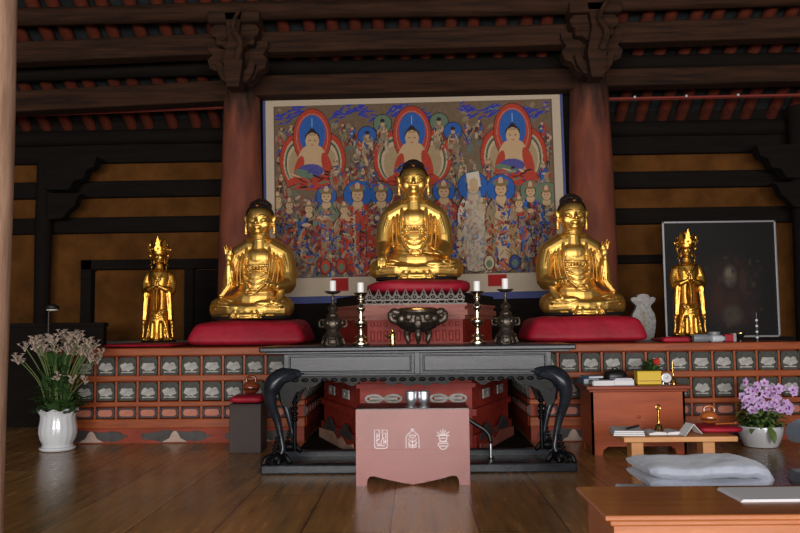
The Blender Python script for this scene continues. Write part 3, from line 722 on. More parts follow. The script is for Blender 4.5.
# ================================================================ statues
def hair_cap(H=1.0):
    mb = MB(); b = bmesh.new(); bmesh.ops.create_uvsphere(b, u_segments=40, v_segments=28, radius=1)
    c = Vector((0, -.012, 1.085))
    for v in b.verts:
        v.co = Vector((v.co.x * .158, v.co.y * .172, v.co.z * .182)) + c
    def keep(p): return p.z > 1.186 + (p.y + .16) * -.62 - .01 * math.cos(p.x * 22)
    bmesh.ops.delete(b, geom=[v for v in b.verts if not keep(v.co)], context='VERTS')
    mb.add(b); mb.ell((0, .02, 1.222), (.122, .125, .078), u=32, v=18)
    mb.ell((0, .03, 1.25), (.092, .092, .062), u=24, v=14)
    return mb.mesh('hair')
def buddha_body(pose):
    "gilt seated figure, 1.29 tall; pose 'ground' = right hand over the knee, 'raised' = right hand held up (right is at -x)"
    m = MB()
    # torso under the robe
    m.ell((0, .03, .58), (.27, .17, .24)); m.ell((0, .0, .37), (.27, .19, .2)); m.ell((0, .03, .2), (.32, .22, .2))
    m.ell((0, -.045, .66), (.19, .105, .12)); m.ell((0, -.085, .42), (.19, .1, .16)); m.box((0, -.09, .58), (.28, .1, .26), .04, rot=(-.12, 0, 0))
    m.tube([(-.30, .04, .695), (-.14, .03, .775), (.14, .03, .775), (.30, .04, .695)], [.11, .115, .115, .11], 16, round_ends=True)
    m.tube([(0, .02, .76), (0, .0, .87), (0, -.01, .98)], [.14, .104, .1], 16, round_ends=True)
    for z in (.868, .895): m.tube([(.104 * math.cos(a), -.003 + .104 * math.sin(a), z) for a in [2 * PI * q / 24 for q in range(25)]], .009, 6)
    # head
    m.ell((0, -.012, 1.09), (.145, .153, .168), u=28, v=20); m.ell((0, -.035, 1.015), (.13, .114, .108), u=24, v=16); m.ell((0, -.115, .945), (.048, .036, .034))
    for s in (-1, 1):
        m.ell((s * .068, -.088, 1.02), (.062, .048, .062))                       # cheek
        m.ell((s * .158, -.005, 1.085), (.026, .03, .06), rot=(0, s * .25, 0)); m.ell((s * .158, -.01, .99), (.02, .022, .066)); m.ell((s * .158, -.012, .94), (.021, .02, .026))
        m.tube([(s * .135, .0, 1.09), (s * .15, .0, 1.0)], .014, 8, round_ends=True)
        m.tube(bez([(s * .02, -.157, 1.095), (s * .06, -.152, 1.112), (s * .108, -.122, 1.095)], 6), .0065, 8, round_ends=True)   # brow
        m.ell((s * .062, -.138, 1.066), (.036, .018, .016)); m.tube(bez([(s * .026, -.152, 1.062), (s * .062, -.156, 1.05), (s * .104, -.124, 1.058)], 5), .006, 8, round_ends=True)
        m.ell((s * .015, -.172, 1.026), (.015, .015, .011))
    m.tube([(0, -.15, 1.1), (0, -.17, 1.06), (0, -.185, 1.032)], [.011, .015, .019], 10, round_ends=True)
    m.tube(bez([(-.042, -.142, .99), (-.015, -.157, .995), (0, -.157, .992), (.015, -.157, .995), (.042, -.142, .99)], 4), .0085, 8, round_ends=True)
    m.tube(bez([(-.03, -.142, .979), (0, -.156, .974), (.03, -.142, .979)], 5), .0085, 8, round_ends=True)
    # crossed legs and the skirt over them
    for s in (-1, 1):
        m.tube([(s * .12, .04, .16), (s * .28, -.04, .14), (s * .385, -.11, .125)], [.13, .125, .115], 16, round_ends=True)
        m.ell((s * .385, -.12, .12), (.105, .125, .108))
        m.tube([(s * .385, -.16, .10), (s * .2, -.25, .1), (s * -.02, -.29, .095)], [.1, .088, .07], 14, round_ends=True)
    m.ell((0, -.2, .075), (.33, .16, .07)); m.ell((0, -.3, .04), (.2, .08, .035))
    m.ell((.2, -.29, .165), (.11, .05, .036), rot=(.3, 0, .25)); m.ell((-.16, -.3, .12), (.1, .045, .04), rot=(.2, 0, -.2))    # soles
    for k in range(5): m.ell((.285 - k * .004, -.29 + k * .005, .19 - k * .017), (.018, .018, .011))
    for s in (-1, 1):                                                           # folds over shins and knees
        for k in range(5):
            z = .05 + k * .036; y = -.13 - .02 * (2 - abs(k - 2))
            m.tube(bez([(s * .45, y + .06, z + .01), (s * .39, y - .112 + .012 * abs(k - 2), z), (s * .25, y - .16 + .012 * abs(k - 2), z + .012), (s * .08, -.325 + .02 * abs(k - 1), z * .8 + .01)], 6), [.009] * 19, 8, round_ends=True)
    for x in (-.13, -.07, 0, .07, .13): m.tube(bez([(x * .5, -.25, .16), (x, -.345, .08), (x * 1.25, -.37, .025)], 5), .011, 8, round_ends=True)
    m.tube(bez([(-.3, -.28, .016), (-.18, -.34, .014), (-.08, -.36, .017), (0, -.37, .014), (.08, -.36, .017), (.18, -.34, .014), (.3, -.28, .016)], 5), .016, 8, round_ends=True)
    # arms in their sleeves
    def sleeve(s, el_, wr, hang=True):
        m.tube([(s * .31, .045, .69), (s * .345, .03, .58), (s * .365, .0, .46), el_], [.105, .108, .105, .095], 16, round_ends=True)
        m.tube([el_, Vector(el_).lerp(Vector(wr), .5), wr], [.092, .078, .05], 14, round_ends=True)
        for k in range(4):
            o = k * .045
            m.tube(bez([(s * (.30 - o * .3), -.055 + k * .004, .73 - o), (s * (.355 - o * .2), -.08, .58 - o), (s * (.37 - o * .3), -.09, .46 - o * .6)], 6), .0095, 8, round_ends=True)
    def finger(p, d, l, r, curl, side=(0, 0, 1)):
        p = Vector(p); d = Vector(d).normalized(); c = Vector(curl); pts = [p]
        for k in range(3):
            pts.append(pts[-1] + d * l * (.4, .33, .27)[k]); d = (d + c).normalized()
        m.tube(pts, [r, r * .95, r * .88, r * .75], 8, round_ends=True)
    if pose == 'ground':
        sleeve(-1, (-.375, -.03, .37), (-.365, -.2, .275))
        m.ell((-.36, -.25, .245), (.045, .06, .026), rot=(.7, 0, 0))
        for k, l in enumerate((.085, .1, .105, .09)): finger((-.395 + k * .023, -.283, .225), (0, -.35, -1), l, .0115, (0, .12, -.1))
        finger((-.318, -.235, .235), (.6, -.6, -.5), .075, .0125, (-.1, 0, -.2))
        sleeve(1, (.37, -.02, .37), (.27, -.21, .285))
        m.ell((.225, -.255, .27), (.06, .045, .024), rot=(.2, .1, .5))
        for k, l in enumerate((.09, .1, .105, .09)): finger((.185 + k * .004, -.275 + k * .019, .272 + k * .002), (-1, -.12, .03), l, .0115, (.05, 0, .12))
        finger((.235, -.24, .285), (-.5, .0, .9), .075, .0125, (-.3, -.1, -.05))
    else:
        sleeve(-1, (-.37, -.06, .37), (-.355, -.14, .56))
        m.tube([(-.355, -.14, .54), (-.358, -.145, .62)], [.045, .034], 12, round_ends=True)
        m.ell((-.36, -.145, .66), (.043, .022, .052))
        for k, l in enumerate((.08, .1, .108, .09)): finger((-.394 + k * .022, -.146, .7), (-.16 + k * .08, -.12 if k != 2 else -.5, 1), l, .0108, (0, -.16, -.02) if k < 2 else (0, -.4, -.15))
        finger((-.32, -.15, .645), (.5, -.45, .75), .08, .012, (-.25, -.1, .1))
        # long sleeve falling from the raised wrist
        m.tube([(-.345, -.1, .56), (-.345, -.11, .42), (-.36, -.12, .27)], [.05, .06, .05], 10, flat=.6, round_ends=True)
        for k in range(3): m.tube([(-.30 - k * .03, -.16, .52), (-.31 - k * .025, -.17, .38), (-.33 - k * .02, -.18, .25)], .009, 6, round_ends=True)
        sleeve(1, (.38, -.05, .36), (.3, -.22, .335))
        m.ell((.255, -.27, .355), (.05, .04, .028), rot=(.1, .3, .6))
        for k, l in enumerate((.085, .1, .105, .09)): finger((.225 + k * .018, -.298 + k * .012, .365), (-.35, -.65, .35 - k * .12), l, .011, (.0, .25, -.35))
        finger((.24, -.245, .375), (-.5, -.3, .8), .075, .012, (-.1, -.35, -.1))
        m.tube([(.34, -.16, .33), (.36, -.2, .24), (.33, -.26, .17)], [.055, .05, .04], 10, flat=.7, round_ends=True)
    # robe edges: an open collar over a straight inner hem, hanging folds
    for s in (-1, 1):
        m.tube(bez([(s * .085, .06, .865), (s * .13, -.045, .80), (s * .155, -.115, .67), (s * .16, -.15, .52), (s * .13, -.18, .40), (s * .06, -.215, .30)], 7), [.017] * 36, 10, flat=1.2, round_ends=True)
        m.tube(bez([(s * .12, .06, .85), (s * .18, -.02, .79), (s * .205, -.085, .67), (s * .215, -.12, .52), (s * .2, -.15, .38)], 7), [.013] * 29, 8, round_ends=True)
        m.tube(bez([(s * .23, .0, .79), (s * .25, -.075, .66), (s * .262, -.1, .5), (s * .25, -.13, .36)], 7), .012, 8, round_ends=True)
    m.tube(bez([(-.16, -.135, .565), (-.08, -.168, .572), (0, -.176, .57), (.08, -.168, .572), (.16, -.135, .565)], 6), .0125, 8, round_ends=True)
    m.tube(bez([(-.16, -.155, .505), (0, -.19, .515), (.16, -.155, .505)], 8), .01, 8, round_ends=True)
    for k in range(6): m.ell((-.1 + k * .04, -.178, .537), (.012, .012, .022))
    for k in range(4):
        z = .45 - k * .055; w = .15 - k * .012
        m.tube(bez([(-w, -.165 - k * .006, z + .02), (0, -.21 - k * .01, z - .03), (w, -.165 - k * .006, z + .02)], 8), .011, 8, round_ends=True)
    return m
def place_buddha(label, loc, body, hair, sc, mirror=False, rz=0):
    t = thing('buddha_statue', label, 'statue', loc, rz, 'seated gilt statues on the altar')
    t.scale = (-sc if mirror else sc, sc, sc)
    o = link('body', body, None, t)
    hs = -.02 if body is bg else .06 * (-1 if body is bl_ else 1)
    h_ = link('hair', hair, None, t); h_.location = (hs, 0, .012)
    g = MB().ell((hs, -.135, 1.222), (.022, .014, .014)).build('hair_jewel', M['hair_gem'], t, True)
    b = MB().plan([(.43 * math.copysign(abs(math.cos(a)) ** .7, math.cos(a)), -.11 + .25 * math.copysign(abs(math.sin(a)) ** .7, math.sin(a))) for a in [2 * PI * k / 40 for k in range(40)]], 0, .03)
    b.build('base_plate', M['dark_base'], t)
    return t
hair_me = hair_cap(); hair_me.materials.append(M['hair']); shade(hair_me, 60)
def flip(me):
    "mirror image of a mesh, faces turned back outwards"
    n = me.copy(); n.transform(Matrix.Scale(-1, 4, (1, 0, 0))); n.flip_normals(); return n
VOX = .0062
def sstep(t): t = np.clip(t, 0, 1); return t * t * (3 - 2 * t)
def slim(me, k, shift=0.0, kl=1.0):
    "narrow the arms and torso between lap and neck by k, the legs by kl, and lean the upper body sideways"
    n = len(me.vertices); c = np.empty(n * 3); me.vertices.foreach_get('co', c); c = c.reshape(-1, 3)
    up = sstep((c[:, 2] - .22) / .16); hd = sstep((c[:, 2] - .84) / .07)
    f = kl + (k - kl) * up; f = f + (1 - f) * hd
    c[:, 0] = c[:, 0] * f + shift * up; me.vertices.foreach_set('co', c.ravel()); me.update()
bg = remesh(buddha_body('ground'), 'gilt_body', VOX, 3); bg.materials.append(M['gold']); slim(bg, .88, -.02)
br_ = remesh(buddha_body('raised'), 'gilt_body', VOX, 3); br_.materials.append(M['gold']); slim(br_, .86, .06, .92)
bl_ = flip(br_)
def seat(px, py, D): p = at(px, py, D); return p
ZC = 1.662
place_buddha('largest gilt seated statue in the middle with one hand over its knee', (at(416.5, 270, 8.45).x, 8.42, ZC), bg, hair_me, .985)
ZL = 1.287
place_buddha('gilt seated statue on the left cushion raising a hand on its left side', (at(254, 270, 9.1).x, 9.15, ZL), br_, hair_me, 1.055, rz=-.08)
place_buddha('gilt seated statue on the right cushion beside the white vase-shaped tablet', (at(577.5, 270, 9.1).x, 9.05, ZL), bl_, hair_me, 1.05, rz=.08)

# cushions under the three
def red_cushion(label, c, r, m='red_cloth', seed=0, tabs=True, e=.15, ez=.4, amp=.03, flare=0):
    t = thing('cushion', label, 'cushion', (c[0], c[1], c[2]))
    mb = MB().pillow((0, 0, r[2]), r, e, ez, amp, 2.2, seed, 72, 30)
    for v in mb.bm.verts:
        if flare: k = 1 + flare * (1 - v.co.z / (2 * r[2])); v.co.x *= k; v.co.y *= k
        if v.co.z < .004: v.co.z = .004
        tt = min(1, max(0, (v.co.z - r[2] * 1.5) / (r[2] * .5)))
        v.co.z -= tt * max(0, v.co.z - r[2] * 1.93)
    mb.build('cover', M[m], t, True)
    if tabs:
        for s in (-1, 1):
            q = MB().pillow((s * r[0] * 1.02, -r[1] * .7, r[2] * .8), (.06, .05, .1), .8, .8, .02, 9, 3 + s, 20, 12)
            q.build('corner_tuft', M[m], t, True)
    return t
red_cushion('thick red satin cushion under the left seated statue', (at(252, 330, 9).x, 9.14, SHELF), (.55, .46, .15), seed=1, flare=.22)
red_cushion('thick red satin cushion under the right seated statue', (at(580, 330, 9).x, 9.04, SHELF), (.55, .46, .15), seed=5, flare=.22)
red_cushion('flat red cushion on the middle pedestal under the largest statue', (at(418, 290, 8.3).x, 8.38, 1.50), (.53, .53, .08), seed=9, tabs=False, e=.6, ez=.6, amp=.015)

def standing_body(v):
    m = MB()
    m.lathe([(.15, .0), (.155, .02), (.135, .1), (.118, .3), (.108, .45), (.11, .55), (.12, .65), (.13, .72), (.11, .79), (.05, .83), (.038, .9)], n=24, sq=(1, .78))
    m.tube([(-.1, .01, .765), (.1, .01, .765)], .05, 12, round_ends=True)
    # head
    m.ell((0, -.005, .955), (.056, .062, .078)); m.ell((0, -.025, .92), (.044, .042, .04))
    for s in (-1, 1):
        m.ell((s * .06, .0, .935), (.009, .014, .036)); m.ell((s * .062, 0, .9), (.01, .012, .014))
        m.ell((s * .024, -.058, .957), (.014, .008, .006)); m.tube([(s * .006, -.066, .968), (s * .024, -.066, .974), (s * .044, -.052, .966)], .004, 6, round_ends=True)
    m.tube([(0, -.062, .968), (0, -.074, .94)], [.005, .008], 8, round_ends=True); m.ell((0, -.064, .918), (.016, .007, .005))
    # sleeves and hands
    for s in (-1, 1):
        m.tube([(s * .125, .01, .75), (s * .15, .0, .66), (s * .145, -.03, .57)], [.05, .052, .05], 12, round_ends=True)
        hz = .62
        m.tube([(s * .145, -.03, .57), (s * .09, -.1, .59), (s * .03, -.135, hz)], [.048, .036, .02], 12, round_ends=True)
        m.ell((s * .014, -.145, hz + .02), (.012, .02, .03))
        for k in range(4): m.tube([(s * .011, -.158 + k * .009, hz + .035), (s * .009, -.162 + k * .009, hz + .06), (s * .006, -.16 + k * .009, hz + .085 - .004 * abs(k - 1.5))], .0056, 6, round_ends=True)
        m.tube([(s * .03, -.14, hz + .02), (s * .012, -.158, hz + .045)], .006, 6, round_ends=True)
        # hanging sleeve ends and scarf
        m.tube(bez([(s * .125, -.06, .56), (s * .145, -.06, .42), (s * .15, -.055, .3), (s * .158, -.05, .2)], 5), [.047 - .0012 * q_ for q_ in range(16)], 12, flat=.7, round_ends=True)
        for k in range(3): m.tube(bez([(s * (.1 + k * .022), -.1, .55), (s * (.115 + k * .018), -.095, .4), (s * (.13 + k * .014), -.09, .24)], 5), .0062, 6, round_ends=True)
        m.tube(bez([(s * .08, -.02, .86), (s * .085, -.02, .84), (s * .075, -.035, .8)], 4), .008, 6, round_ends=True)
        for k in range(4): m.tube(bez([(s * .02, -.1, .36 - k * .0), (s * (.035 + k * .018), -.108 + k * .007, .2), (s * (.045 + k * .027), -.113 + k * .016, .02)], 5), .0075, 6, round_ends=True)
        m.tube(bez([(s * .15, -.04, .3), (s * .165, -.06, .22), (s * .16, -.05, .12), (s * .17, -.05, .03)], 5), .014, 8, round_ends=True)
        m.ell((s * .15, -.06, .02), (.035, .04, .02))
    # long smooth front panel, belt bow and knee apron
    m.tube([(0, -.09, .56), (0, -.1, .45), (0, -.1, .36)], [.062, .074, .05], 14, flat=.45, round_ends=True)
    for z, w in ((.33, .07), (.30, .075), (.27, .07)): m.tube(bez([(-w, -.085, z + .03), (0, -.115, z - .02), (w, -.085, z + .03)], 5), .008, 6, round_ends=True)
    m.tube(bez([(-.1, -.06, .345), (0, -.11, .335), (.1, -.06, .345)], 6), .011, 8, round_ends=True)
    m.tube(bez([(-.09, -.02, .80), (-.04, -.09, .74), (.0, -.105, .68), (.04, -.09, .74), (.09, -.02, .80)], 5), .009, 8, round_ends=True)
    for s in (-1, 1): m.tube([(s * .045, -.115, .2), (s * .05, -.125, .04)], [.028, .034], 10, round_ends=True)
    m.ell((0, 0, .012), (.17, .135, .014))
    return m
def crown_mesh(v):
    m = MB()
    m.lathe([(.062, 0), (.075, .0), (.082, .02), (.08, .035), (.088, .05), (.072, .05), (.06, .01)], n=28)
    K = 9
    for k in range(K):
        a = 2 * PI * k / K - PI / 2
        hgt = .15 if k == 0 else (.12 if k in (1, K - 1) else .085)
        b = MB(); b.prism([(-.028, 0), (.028, 0), (.034, .03), (.018, .055), (.022, .075), (0, hgt), (-.022, .075), (-.018, .055), (-.034, .03)], -.006, .006)
        b.bm.transform(Matrix.Translation((.083 * math.cos(a), .083 * math.sin(a), .035)) @ Matrix.Rotation(a + PI / 2, 4, 'Z') @ Matrix.Rotation(.12, 4, 'X'))
        me = b.mesh('x'); m.bm.from_mesh(me); bpy.data.meshes.remove(me)
        m.ell((.092 * math.cos(a), .092 * math.sin(a), .055), (.012, .012, .012), u=10, v=8)
    m.ell((0, .0, .06), (.06, .06, .085), u=18, v=12); m.ell((0, 0, .14), (.028, .028, .04), u=12, v=8)
    return m.mesh('crown')
def ribbons(v):
    m = MB()
    for s in (-1, 1):
        m.tube(bez([(s * .075, .0, .03), (s * .11, -.01, .0), (s * .1, -.01, -.06), (s * .085, -.02, -.1), (s * .1, -.02, -.13)], 5), [.014] * 21, 8, flat=.5, round_ends=True)
        m.tube(bez([(s * .08, .0, .02), (s * .125, -.005, .05), (s * .118, -.005, .1 if s * v < 0 else .04)], 5), .009, 6, round_ends=True)
        m.ell((s * .1, -.01, -.02), (.018, .012, .018), u=12, v=8)
    return m.mesh('ribbons')
for v, label, px, D, h, rz in ((1, 'gilt standing crowned statue on the far left of the altar', 159, 9.2, 1.0, .12), (-1, 'gilt standing crowned statue in front of the dark framed picture', 688, 9.0, .99, -.1)):
    me = remesh(standing_body(v), 'gilt_standing_body', .0052, 2); me.materials.append(M['gold_old'])
    t = thing('bodhisattva_statue', label, 'statue', (at(px, 300, D).x, D, SHELF + (.06 if v > 0 else .054)), rz, 'standing gilt statues on the altar'); t.scale = (h,) * 3
    link('body', me, None, t)
    cme = crown_mesh(v); cme.materials.append(M['gold_old']); shade(cme); link('crown', cme, None, t, loc=(0, 0, .995)).scale = (1.12, 1.12, 1.12)
    rme = ribbons(v); rme.materials.append(M['gold_old']); shade(rme); link('ribbons', rme, None, t, loc=(0, 0, 1.005))
    MB().lathe([(.19, 0), (.195, .012), (.17, .02)], n=30).build('base_plate', M['dark_base'], t, loc=(0, 0, -.012))
def flat_mat(label, name, cat, a, b, y, d, m, h=.04):
    t = thing(name, label, cat, ((a + b) / 2, y, SHELF))
    mb = MB().pillow((0, 0, h / 2), ((b - a) / 2, d / 2, h / 2), .25, .6, .006, 5, a, 48, 14)
    for v in mb.bm.verts: v.co.z = min(max(v.co.z, .002), h * .97)
    mb.build('cover', M[m], t, True)
flat_mat('thin red cushion under the far left standing statue', 'flat_cushion', 'cushion', at(122, 343, 9.2).x, at(190, 343, 9.2).x, 8.97, .84, 'red_cloth', .046)
flat_mat('thin red cushion under the standing statue by the framed picture', 'flat_cushion', 'cushion', at(657, 343, 8.9).x, at(702, 343, 8.9).x, 8.93, .6, 'red_cloth')

# ================================================================ offering table
TX = at(417, 350, 6.62).x
tab = thing('offering_table', 'long black lacquered offering table with curved claw legs before the altar', 'table', (TX, 6.6, 0))
TW = 1.305; TZ = 1.03; TD = .72
mb = MB(); mb.box((0, TD / 2, TZ - .022), (TW * 2, TD, .044), .012); mb.box((0, TD / 2, TZ - .05), (TW * 2 - .1, TD - .08, .02), .004)
mb.build('table_top', M['lacquer'], tab)
AW = 1.11
mb = MB(); mb.box((0, TD / 2, .885), (AW * 2, TD - .14, .19), .006)
for z in (.975, .795): mb.box((0, TD / 2, z), (AW * 2 + .03, TD - .1, .018), .005)
mb.build('apron', M['lacquer'], tab)
for s in (-1, 1):
    p = MB(); x = s * AW / 2
    for zz in (.95, .82): p.box((x, .06, zz), (AW - .09, .022, .014), .004)
    for q in (-1, 1): p.box((x + q * (AW / 2 - .05), .06, .885), (.014, .022, .14), .004)
    p.box((x, .066, .885), (AW - .12, .012, .118), .003)
    p.build('apron_panel', M['lacquer'], tab)
MB().box((0, .055, .885), (.05, .03, .18), .005).build('divider', M['lacquer'], tab)
# carved fringe below the apron
pts = [(-AW - .02, .79)]
N = 120
for k in range(N + 1):
    u = -AW + 2 * AW * k / N
    z = .735 + .02 * math.cos(u * 17) + .012 * math.cos(u * 41) - .06 * max(0, (abs(u) - .72) / .4) ** 2 * 2 - .05 * math.exp(-(u / .1) ** 2)
    pts.append((u, z))
pts.append((AW + .02, .79))
mb = MB().prism(pts, .045, .075)
for k in range(26):
    u = -AW + .1 + k * (2 * AW - .2) / 25; mb.ell((u, .042, .755), (.03, .014, .016), u=10, v=8)
mb.build('carved_fringe', M['lacquer_carved'], tab)
mb = MB().prism(pts, TD - .075, TD - .045); mb.build('carved_fringe', M['lacquer_carved'], tab)
for s in (-1, 1):
    for y, f in ((.06, 1), (TD - .07, -1)):
        # cabriole leg: bulging knee, waist, claw foot
        path = bez([(s * 1.0, y + f * .04, .80), (s * 1.13, y, .785), (s * 1.205, y - f * .02, .70), (s * 1.21, y - f * .02, .58), (s * 1.16, y, .42), (s * 1.13, y, .28), (s * 1.115, y - f * .01, .19), (s * 1.15, y - f * .02, .13)], 6)
        K = len(path); R = []
        for k in range(K):
            t = k / (K - 1)
            R.append(.068 + .03 * math.exp(-((t - .22) / .16) ** 2) - .035 * min(1, max(0, (t - .3) / .4)))
        lb = MB().tube(path, R, 16, flat=.75, round_ends=True)
        lb.tube(bez([(s * 1.02, y - f * .05, .79), (s * 1.15, y - f * .07, .74), (s * 1.21, y - f * .08, .62), (s * 1.17, y - f * .055, .46)], 6), [.03 - .0012 * k for k in range(19)], 8, round_ends=True)
        lm_ = lb.build('leg', M['lacquer'], tab, True)
        ft = MB(); ft.ell((s * 1.155, y - f * .02, .125), (.07, .06, .05), u=16, v=10)
        for q in (-1, 0, 1):
            ft.tube(bez([(s * 1.15 + q * .03, y - f * .02, .14), (s * 1.185 + q * .055, y - f * .06, .13), (s * 1.2 + q * .062, y - f * .08, .09)], 4), [.026 - .0009 * k for k in range(9)], 8, round_ends=True)
        ft.tube([(s * 1.1, y, .14), (s * 1.06, y, .09)], .022, 8, round_ends=True)
        for q in range(5): ft.ell((s * (1.18 - q * .008), y - f * .055, .17 + q * .03), (.022, .016, .014), u=10, v=8)
        ft.build('claw_foot', M['lacquer_carved'], lm_, True)
        bk = MB().prism([(s * a, b) for a, b in ((.98, .79), (.8, .79), (.86, .745), (.93, .735), (.95, .69), (1.0, .66), (1.03, .60), (1.06, .52), (1.12, .55), (1.16, .79))], y - .018 + f * .02, y + .018 + f * .02)
        bk.build('carved_bracket', M['lacquer_carved'], lm_)
    sd = MB()
    for q in range(6): sd.ell((s * 1.1, TD - .1, .62 - q * .05), (.03, .03, .022), u=12, v=8)
    sd.tube([(s * 1.1, TD - .1, .79), (s * 1.1, TD - .1, .09)], .018, 10)
    sd.build('beaded_rod', M['lacquer_carved'], tab, True)
bs = MB()
BW = 1.285
bs.box((0, .03, .038), (BW * 2, .09, .076), .012); bs.box((0, TD - .03, .045), (BW * 2, .08, .09), .012)
for s in (-1, 1): bs.box((s * (BW - .045), TD / 2, .038), (.09, TD, .076), .012)
bs.build('base_frame', M['lacquer'], tab)
MB().box((0, TD / 2, .022), (BW * 2 - .1, TD - .08, .03)).build('base_floor', M['lacquer'], tab)

# things on the table
TZs = TZ
def candlestick_bronze(label, px):
    x = at(px, 330, 7.0).x; t = thing('candlestick', label, 'candlestick', (x, 7.0, TZs), 0, 'dark bronze candlesticks on the table')
    b = MB().lathe([(.095, .0), (.098, .012), (.08, .02), (.075, .05), (.095, .06), (.1, .075), (.075, .1), (.06, .13), (.066, .15), (.085, .175), (.09, .205), (.08, .235), (.05, .26), (.056, .27), (.056, .28), (.036, .3), (.03, .31)], n=24)
    for k in range(6):
        a = 2 * PI * k / 6; b.tube([(.085 * math.cos(a), .085 * math.sin(a), .07), (.1 * math.cos(a), .1 * math.sin(a), .03), (.105 * math.cos(a), .105 * math.sin(a), .014)], [.014, .012, .013], 8, round_ends=True)
        b.ell((.085 * math.cos(a), .085 * math.sin(a), .205), (.02, .02, .025), u=10, v=8)
    b.build('base', M['bronze'], t, True)
    for s in (-1, 1): MB().tube(bez([(s * .07, 0, .23), (s * .12, 0, .23), (s * .125, 0, .18), (s * .085, 0, .17)], 5), .009, 8).build('handle', M['bronze'], t, True)
    MB().lathe([(.03, .31), (.045, .325), (.05, .345), (.03, .365), (.02, .38), (.014, .4), (.012, .47), (.02, .475)], n=20).build('stem', M['bronze'], t, True)
    MB().lathe([(.012, .47), (.05, .475), (.075, .49), (.078, .498), (.07, .494), (.02, .485)], n=26).build('drip_pan', M['bronze'], t, True)
    t.scale = (.93, .93, .95); return x
def candlestick_brass(label, px):
    x = at(px, 330, 6.86).x; t = thing('candlestick', label, 'candlestick', (x, 6.86, TZs), 0, 'polished brass candlesticks on the table')
    MB().lathe([(.062, 0), (.066, .008), (.064, .02), (.04, .03), (.03, .045), (.045, .055), (.052, .062), (.03, .075), (.02, .085), (.018, .13), (.026, .145), (.044, .155), (.05, .165), (.05, .18), (.04, .19), (.02, .2), (.017, .25), (.026, .262), (.036, .275), (.036, .285), (.024, .3), (.015, .315), (.014, .335), (.024, .345), (.024, .355), (.013, .37)], n=24).build('stem', M['silver'], t, True)
    MB().lathe([(.013, .365), (.03, .372), (.05, .388), (.056, .4), (.05, .397), (.02, .385)], n=24).build('drip_pan', M['silver'], t, True)
    t.scale = (1.1, 1.1, 1.13); return x
def candle(label, x, y, z, h=.1, r=.029):
    t = thing('candle', label, 'candle', (x, y, z), 0, 'short white candles on the candlesticks')
    MB().lathe([(r, 0), (r, h - .004), (r - .004, h), (.008, h - .005), (.0, h - .005)], n=20).build('wax', M['candle'], t, True)
    MB().tube([(0, 0, h - .006), (.001, 0, h + .008)], .0018, 6).build('wick', M['wick'], t)
for px, lab in ((333, 'left'), (506, 'right')):
    x = candlestick_bronze(f'dark bronze candlestick with ornate footed base at the {lab} end of the black table', px)
    candle(f'white candle on the dark bronze candlestick at the {lab} end', x, 7.0, TZs + .466)
for px, lab in ((361, 'left'), (477.5, 'right')):
    x = candlestick_brass(f'polished brass candlestick just {lab} of the incense burner', px)
    candle(f'white candle on the polished brass candlestick {lab} of the incense burner', x, 6.86, TZs + .4395)
bu = thing('incense_burner', 'dark bronze incense burner with dragon handles and gold rim on the black table', 'incense burner', (at(418, 330, 6.95).x, 6.95, TZs))
MB().lathe([(.03, .085), (.08, .09), (.15, .115), (.185, .155), (.185, .2), (.16, .225), (.162, .24), (.145, .24), (.12, .2), (.0, .16)], n=36).build('bowl', M['bronze'], bu, True)
MB().lathe([(.138, .238), (.158, .24), (.16, .25), (.15, .256), (.138, .25)], n=36).build('rim', M['brass'], bu, True)
for k in range(3):
    a = -PI / 2 + 2 * PI * k / 3
    MB().tube(bez([(.08 * math.cos(a), .08 * math.sin(a), .12), (.11 * math.cos(a), .11 * math.sin(a), .07), (.095 * math.cos(a), .095 * math.sin(a), .03), (.11 * math.cos(a), .11 * math.sin(a), .012)], 5), [.035 - .0015 * k2 for k2 in range(16)], 10, round_ends=False).build('leg', M['bronze'], bu, True)
for s in (-1, 1):
    h = MB().tube(bez([(s * .15, 0, .16), (s * .21, -.01, .17), (s * .232, -.01, .2), (s * .205, 0, .228), (s * .16, 0, .22)], 6), [.03, .03, .03] + [.026] * 22, 10, round_ends=True)
    h.ell((s * .228, -.015, .215), (.03, .022, .018), u=12, v=8); h.tube([(s * .215, 0, .225), (s * .19, .0, .25)], [.014, .005], 8); h.ell((s * .2, -.01, .2), (.026, .02, .02), u=10, v=8)
    h.build('dragon_handle', M['bronze'], bu, True)
fm = MB()
for k in range(5):
    a = -PI / 2 + (k - 2) * .42; fm.ell((.183 * math.cos(a), .183 * math.sin(a), .18 + .012 * (k % 2)), (.032, .022, .028), u=14, v=10)
fm.ell((0, -.18, .15), (.035, .02, .04), u=14, v=10); fm.build('relief_mask', M['bronze'], bu, True); bu.scale = (1.02, 1.02, 1.25)
ew = thing('incense_jar', 'small brass jar with a side spout left of the incense burner', 'jar', (at(392.5, 330, 6.78).x, 6.78, TZs))
MB().lathe([(.026, 0), (.028, .006), (.022, .012), (.022, .08), (.027, .085), (.027, .1), (.018, .112), (.008, .118), (.008, .13), (0, .134)], n=20).build('body', M['brass'], ew, True)
MB().tube(bez([(-.02, 0, .07), (-.045, 0, .075), (-.06, 0, .09)], 4), [.01] * 9, 8).build('spout', M['brass'], ew, True)

